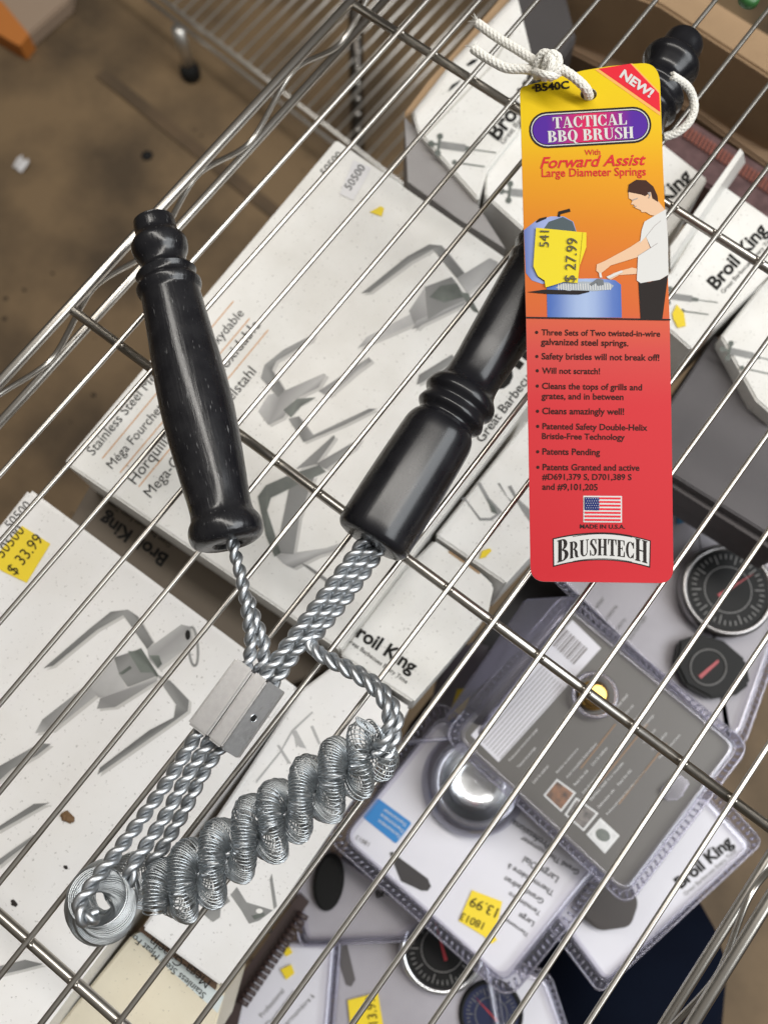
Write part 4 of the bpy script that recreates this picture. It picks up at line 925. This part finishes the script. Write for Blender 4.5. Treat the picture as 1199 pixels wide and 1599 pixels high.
# fat serif capitals, drawn as strokes
def arc(cx, cy, ro, io, a0, a1, n=12):
    out = []
    A_ = [math.radians(a0+(a1-a0)*k/n) for k in range(n+1)]
    for p, q in zip(A_[:-1], A_[1:]):
        out.append([(cx+ro[0]*math.cos(p), cy+ro[1]*math.sin(p)), (cx+ro[0]*math.cos(q), cy+ro[1]*math.sin(q)), (cx+io[0]*math.cos(q), cy+io[1]*math.sin(q)), (cx+io[0]*math.cos(p), cy+io[1]*math.sin(p))])
    return out
R_ = lambda x0, y0, x1, y1: [(x0, y0), (x1, y0), (x1, y1), (x0, y1)]
GL = {
 'T': (.72, [R_(.25, 0, .47, .94), R_(0, .94, .72, 1), [(0, .94), (0, .66), (.04, .66), (.12, .94)], [(.72, .94), (.60, .94), (.68, .66), (.72, .66)], R_(.15, -.0, .57, .05)]),
 'A': (.80, [[(.33, 1), (.45, 1), (.74, .05), (.50, .05)], [(.08, .05), (.13, .05), (.38, .92), (.33, 1)], R_(.2, .28, .56, .34), R_(0, 0, .24, .05), R_(.42, 0, .82, .05)]),
 'C': (.72, arc(.38, .5, (.38, .51), (.17, .46), 40, 320)+[[(.62, .62), (.69, .62), (.69, 1), (.64, 1), (.56, .86)], [(.64, .0), (.69, .34), (.64, .34), (.56, .12)]]),
 'I': (.34, [R_(.06, .05, .28, .95), R_(0, 0, .34, .05), R_(0, .95, .34, 1)]),
 'L': (.66, [R_(.06, .05, .28, .95), R_(0, 0, .66, .05), R_(0, .95, .36, 1), [(.66, .05), (.66, .36), (.61, .36), (.52, .05)]]),
 'B': (.72, [R_(.06, .05, .28, .95), R_(0, .95, .32, 1), R_(0, 0, .32, .05)]+arc(.30, .755, (.33, .245), (.11, .195), -90, 90, 10)+arc(.30, .265, (.40, .265), (.17, .215), -90, 90, 10)),
 'Q': (.78, arc(.38, .5, (.38, .51), (.16, .46), 0, 360, 24)+[[(.34, .08), (.5, .12), (.66, -.16), (.78, -.14), (.74, -.2), (.56, -.22), (.44, -.06)]]),
 'R': (.80, [R_(.06, .05, .28, .95), R_(0, .95, .32, 1), R_(0, 0, .34, .05)]+arc(.30, .745, (.36, .255), (.14, .205), -90, 90, 10)+[[(.36, .50), (.48, .53), (.66, .38), (.70, .06), (.80, .04), (.76, 0), (.56, 0), (.46, .12), (.44, .38)]]),
 'U': (.76, [R_(.06, .3, .28, .95), R_(.60, .3, .66, .95), R_(0, .95, .34, 1), R_(.5, .95, .76, 1)]+arc(.36, .3, (.30, .30), (.08, .24), 180, 270, 8)+arc(.36, .3, (.30, .30), (.24, .24), 270, 360, 8)),
 'S': (.62, [[(.05, .70), (.26, .74), (.60, .36), (.60, .22), (.42, .16), (.38, .36)]]+arc(.32, .74, (.28, .27), (.10, .22), 50, 200, 8)+arc(.32, .27, (.29, .28), (.12, .23), -130, 20, 8)+[[(.52, .68), (.57, .68), (.57, 1), (.52, 1), (.46, .88)], [(.03, 0), (.08, 0), (.15, .12), (.08, .34), (.03, .34)]]),
 'H': (.80, [R_(.06, .05, .28, .95), R_(.52, .05, .74, .95), R_(.28, .47, .52, .53), R_(0, 0, .34, .05), R_(.46, 0, .80, .05), R_(0, .95, .34, 1), R_(.46, .95, .80, 1)]),
 'E': (.66, [R_(.06, .05, .28, .95), R_(0, 0, .64, .05), R_(0, .95, .62, 1), R_(.28, .47, .46, .53), [(.64, .05), (.64, .34), (.60, .34), (.52, .05)], [(.62, .95), (.52, .95), (.58, .70), (.62, .70)], R_(.42, .38, .46, .62)]),
 ' ': (.30, [])}
def serif(word, fmap, lift, m, gap=.05, sizes=None):
    mb = MB(); W = sum(GL[c][0]*(sizes[i] if sizes else 1)+gap for i, c in enumerate(word))-gap; x = 0; k = 0
    for i, ch in enumerate(word):
        w_, ps = GL[ch]; s = sizes[i] if sizes else 1
        for p in ps:
            k += 1; q = [fmap((x+a*s)/W, b_, s) for a, b_ in p]
            mb.poly([P(u, v, zt(u, v)+lift+.0016*(k % 5)) for u, v in q])
        x += w_*s+gap
    return obj('lettering', mb, m, TG)
def straight(p0, p1, h):
    p0 = np.array(p0, float); p1 = np.array(p1, float); d = p1-p0; up = np.array([d[1], -d[0]])/np.linalg.norm(d)*h
    return lambda u, v, s: tuple(p0+d*u+up*v)
serif('TACTICAL', straight(C5((190, 363))[0], C5((536, 343))[0], 17.5), .05, iwhite)
serif('BBQ BRUSH', straight(C5((166, 428))[0], C5((568, 407))[0], 17.8), .05, iwhite)
text_part('lettering', [('With', (912.5, 242), (937, 241), .01)], zt, ired, TG, lift=.025)
text_part('lettering', [('Forward Assist', (843, 262.5), (1008.5, 257), .016)], zt, ired, TG, lift=.025, shear=.32, vs=.92)
text_part('lettering', [('Large Diameter Springs', (845.5, 276), (1008, 273.5), .010)], zt, ired, TG, lift=.025, vs=1.05)
# grill picture
def lidc(x, y): t = max(0, min(1, (x-820)/60)); return tuple(np.array((.10, .14, .34))*(1-t)+np.array((.34, .38, .55))*t*(1-t)*2+np.array((.2, .24, .42))*t*t)
subdiv_poly(C5((53, 840), (110, 795), (180, 775), (240, 775), (285, 800), (300, 850), (300, 1000), (230, 1080), (140, 1092), (90, 1075), (62, 1040)), .014, 'printed_grill', acol, TG, lidc)
subdiv_poly(C5((112, 990), (120, 870), (170, 800), (235, 778), (280, 800), (298, 850), (300, 1000), (240, 1078), (150, 1080), (120, 1050)), .022, 'printed_grill', mat('tag_lid_grey', (.07, .09, .10), .6, spec=.1), TG)
obj('printed_grill', flatpoly([C5((210, 775), (215, 752), (268, 738), (272, 752), (225, 764), (222, 778)), C5((108, 800), (125, 785), (160, 776), (158, 785), (112, 805))], zt, .03), iblack, TG)
def drum(x, y): t = (x-854)/116; return tuple(np.array((.06, .12, .36))*(1-math.sin(math.pi*max(0, min(1, t)))**2)+np.array((.30, .38, .56))*math.sin(math.pi*max(0, min(1, t)))**2)
subdiv_poly(C5((163, 1248), (160, 1110), (190, 1080), (260, 1068), (400, 1066), (480, 1074), (508, 1095), (512, 1250)), .014, 'printed_grill', acol, TG, drum)
subdiv_poly(C5((200, 1110), (240, 1088), (330, 1080), (450, 1085), (474, 1100), (460, 1118), (380, 1126), (260, 1124)), .024, 'printed_grill', igrid, TG)
mb = MB()
for k in range(22):
    x = 212+k*11.5; p = C5((x, 1090), (x+4, 1090), (x+6, 1120), (x+2, 1120)); mb.poly([P(a, b_, zt(a, b_)+.032) for a, b_ in p])
obj('printed_grill', mb, iwhite, TG)
obj('printed_grill', flatpoly([C5((68, 1130), (150, 1118), (360, 1124), (358, 1130), (310, 1142), (180, 1140))], zt, .034), iblack, TG)
# figure printed on the tag
subdiv_poly(C5((582, 1020), (560, 1015), (505, 1030), (470, 1042), (440, 1065), (460, 1072), (500, 1050), (580, 1045)), .03, 'printed_cook', iskin, TG)
subdiv_poly(C5((625, 870), (550, 920), (430, 985), (395, 1000), (392, 1030), (410, 1045), (430, 1030), (460, 1005), (590, 965), (645, 925)), .034, 'printed_cook', iskin, TG)
subdiv_poly(C5((543, 660), (590, 640), (640, 640), (680, 700), (715, 745), (665, 772), (645, 768), (625, 755), (605, 755), (600, 745), (575, 735), (570, 720), (555, 718), (562, 700), (545, 690)), .034, 'printed_cook', iskin, TG)
subdiv_poly(C5((540, 660), (545, 625), (580, 603), (625, 605), (660, 635), (680, 680), (682, 708), (655, 690), (648, 660), (630, 658), (622, 680), (600, 672), (590, 640)), .040, 'printed_cook', ihair, TG)
subdiv_poly(C5((718, 742), (665, 772), (618, 800), (605, 840), (597, 900), (625, 870), (648, 922), (588, 960), (582, 1075), (600, 1088), (690, 1072), (731, 1048), (728, 880)), .042, 'printed_cook', iwhite, TG)
subdiv_poly(C5((590, 1084), (640, 1084), (700, 1068), (729, 1050), (716, 1150), (702, 1256), (600, 1254)), .028, 'printed_cook', iblack, TG)
mb = MB()
for a, b_ in ((((625, 870)), (665, 820)), ((648, 922), (680, 900)), ((665, 820), (695, 795)), ((560, 700), (585, 690)), ((588, 960), (648, 922))):
    a = np.array(a, float); b_ = np.array(b_, float); d = (b_-a)/np.linalg.norm(b_-a); n_ = np.array([d[1], -d[0]])*1.0
    mb.poly([P(u, v, zt(u, v)+.05) for u, v in C5(a+n_, b_+n_, b_-n_, a-n_)])
obj('printed_cook', mb, mat('tag_line_grey', (.28, .25, .24), .5), TG)
obj('printed_cook', flatpoly([C5((560, 698), (572, 692), (586, 688), (588, 691), (573, 696), (561, 702)), C5((566, 727), (580, 724), (581, 727), (568, 730)), C5((632, 664), (645, 660), (648, 676), (640, 690), (636, 688), (642, 676))], zt, .055), mat('tag_line_grey'), TG)
obj('printed_tool', flatpoly([C5((405, 1040), (415, 1038), (420, 1062), (408, 1062)), C5((440, 1058), (510, 1028), (518, 1036), (450, 1068))], zt, .05), iwhite, TG)
obj('printed_tool', flatpoly([C5((362, 1092), (400, 1066), (425, 1072), (428, 1095), (400, 1100), (395, 1085), (370, 1100))], zt, .052), mat('tag_tool_grey', (.09, .10, .11), .5), TG)
subdiv_poly(C5((64, 1246), (740, 1256), (740, 1263), (64, 1253)), .036, 'rule', iblack, TG)
# bullets
bl = [('Three Sets of Two twisted-in-wire', 135, 130, 692, 137, 1), ('galvanized steel springs.', 133, 175, 543, 182, 0), ('Safety bristles will not break off!', 136, 243, 688, 250, 1), ('Will not scratch!', 138, 310, 410, 313, 1),
      ('Cleans the tops of grills and', 138, 382, 607, 389, 1), ('grates, and in between', 136, 429, 520, 434, 0), ('Cleans amazingly well!', 139, 500, 523, 503, 1), ('Patented Safety Double-Helix', 140, 571, 632, 578, 1), ('Bristle-Free Technology', 138, 617, 526, 622, 0),
      ('Patents Pending', 140, 690, 410, 693, 1), ('Patents Granted and active', 141, 763, 595, 766, 1), ('#D691,379 S, D701,389 S', 139, 808, 558, 810, 0), ('and #9,101,205', 139, 855, 399, 858, 0)]
text_part('lettering', [(s, T9((x0, y0))[0], T9((x1, y1))[0], .017) for s, x0, y0, x1, y1, b_ in bl], zt, idark, TG, lift=.02)
mb = MB()
for s, x0, y0, x1, y1, b_ in bl:
    if b_:
        c_ = T9((x0-22, y0-13))[0]; mb.poly([P(u, v, zt(u, v)+.02) for u, v in ell(c_[0], c_[1], 2.5, 2.5, 0, 12)])
obj('bullet', mb, idark, TG)
# flag
fx0, fy0, fx1, fy1 = 910.3, 774, 970.6, 815.5
Rp = lambda x0, y0, x1, y1: [(x0, y0), (x1, y0+.5), (x1, y1+.5), (x0, y1)]
subdiv_poly(Rp(fx0, fy0, fx1, fy1), .012, 'printed_flag', iwhite, TG)
fx0 += 2.2; fx1 -= 2; fy0 += 2.4; fy1 -= 2.4; hh = (fy1-fy0)/13
obj('printed_flag', flatpoly([Rp(fx0, fy0+2*k*hh, fx1, fy0+(2*k+1)*hh) for k in range(7)], zt, .034), icrim, TG)
obj('printed_flag', flatpoly([Rp(fx0, fy0, fx0+22.5, fy0+7*hh)], zt, .054), mat('tag_navy', (.015, .025, .13), .6, spec=.1), TG)
obj('printed_flag', flatpoly([ell(fx0+2.3+(k % 6)*3.6+(1.8 if (k//6) % 2 else 0), fy0+2.2+(k//6)*3.6, .7, .7, 0, 5) for k in range(30) if (k % 6)*3.6+(1.8 if (k//6) % 2 else 0) < 20], zt, .058), iwhite, TG)
text_part('lettering', [('MADE IN U.S.A.', (905, 825), (975.5, 825.5), .02)], zt, iblack, TG, lift=.02, vs=.85)
# maker's banner
def bann(g):
    up_ = [(188+t*460, 1086+10*t-34*4*t*(1-t)*.95) for t in np.linspace(0, 1, 14)]; lo = [(190+t*455, 1220+4*t-34*4*t*(1-t)) for t in np.linspace(1, 0, 14)]
    p = up_+lo; c = np.array((418, 1138.)); return C5(*[tuple(c+(np.array(q)-c)*np.array([1-g/230, 1-g/62])+np.array([0, 1200])) for q in p])
subdiv_poly(bann(0), .014, 'banner', iblack, TG); subdiv_poly(bann(5.5), .022, 'banner', iwhite, TG)
def archmap(u, v, s):
    x = 210+u*422; base = 1196+4*u-34*4*u*(1-u)*.95; h = 78+ (26 if s > 1.1 else 0)
    if s > 1.1: base += 4
    y = base-v*h; return C5((x, y+1200))[0]
serif('BRUSHTECH', archmap, .03, iblack, gap=.07, sizes=[1.35, 1, 1, 1, 1, 1, 1, 1, 1.3])
mb = MB()
for f0, yo in ((.17, -102), (.17, -108), (.17, 14)):
    L_ = [(210+422*t, 1196+4*t-34*4*t*(1-t)*.95+yo) for t in np.linspace(f0, 1-f0, 12)]
    for a, b_ in zip(L_[:-1], L_[1:]): mb.poly([P(u, v, zt(u, v)+.03) for u, v in C5((a[0], a[1]+1200), (b_[0], b_[1]+1200), (b_[0], b_[1]+1202.6), (a[0], a[1]+1202.6))])
obj('banner_rule', mb, iblack, TG)
# price sticker
sk = C5((110, 828), (215, 838), (335, 850), (346, 920), (322, 918), (313, 1010), (305, 1087), (240, 1082), (200, 1095), (155, 1108), (150, 1076), (118, 1055), (97, 1010), (103, 920))
stk = subdiv_poly(sk, .10, 'price_sticker', mat('yellow_sticker_paper', (.62, .50, .012), .5, bump=.15, bscale=3, spec=.2), TG); subdiv_poly(C5((313, 1010), (345, 920), (346, 850), (330, 850)), .13, 'curled_corner', mat('yellow_sticker_paper'), TG)
stz = lambda x, y: zt(x, y)+.10
inkfade = mat('faded_black_ink', (.06, .05, .02), .6)
text_part('lettering', [('$ 27.99', C5((292, 1083))[0], C5((306, 878))[0], .0), ('541', C5((170, 918))[0], C5((172, 842))[0], .0)], stz, inkfade, stk, lift=.06, vs=1.05)

# ------------------------------------------------------------------ the cord
cord = thing('cord', 'white braided cord knotted through the tag and round the neck of the long handle', 'cord', P(850, 110, 4.5))
def rope(pts, ph=0, rr=1.0):
    p3 = [P(x, y, z) for x, y, z in pts]; rr *= .88
    mb = MB()
    for m_ in strands(p3, 20, .112*rr, .142*rr, 1.2, 5, ph, 1, 8): mb.add(m_.v, m_.f)
    for m_ in strands(p3, 20, .062*rr, .19*rr, 1.2, 5, ph, -1, 6): mb.add(m_.v, m_.f)
    return obj('cord_strand', mb, cordm, cord, True)
rope([(745, 36, 5.3), (775, 58, 5.5), (808, 78, 5.7), (836, 96, 5.8), (858, 108, 5.7)])
rope([(738, 76, 5.2), (762, 92, 5.3), (790, 106, 5.4), (820, 108, 5.5), (848, 112, 5.4)], 1)
rope([(858, 100, 5.9), (880, 110, 6.0), (900, 124, 6.0), (914, 138, 5.8), (919, 149, 5.2), (922, 150, 4.4), (960, 150, 4.0)], .5)
rope([(838, 122, 5.3), (838, 100, 5.9), (846, 84, 6.3), (858, 86, 6.4), (860, 104, 6.4), (848, 124, 5.9)], 0, .85)
rope([(850, 124, 5.5), (852, 100, 6.2), (860, 84, 6.5), (872, 92, 6.4), (868, 112, 6.2), (858, 122, 5.6)], .8, .85)
rope([(834, 112, 5.6), (848, 116, 6.2), (866, 118, 6.1), (876, 106, 5.7)], .3, .8)
rope([(846, 112, 5.1), (900, 125, 4.1), (960, 140, 4.0), (1010, 120, 4.0)], .3, .9)
rope([(1048, 118, 3.7), (1071, 134, 3.0), (1081, 152, 2.5), (1083, 172, 2.2), (1074, 192, 1.9), (1056, 207, 1.6), (1036, 214, 1.4)], .2, .95)
mb = MB()
for (x, y) in ((742, 33), (736, 75)):
    for k in range(14):
        a = P(x+3, y+2, 5.35); d = np.array([random.uniform(-1, .2), random.uniform(-.3, .9), random.uniform(-.3, .5)]); mb.tube([a, a+d*.25, a+d*.5+[0, 0, -.1]], .012, 3)
o = obj('frayed_end', mb, cordm, cord); o['kind'] = 'stuff'
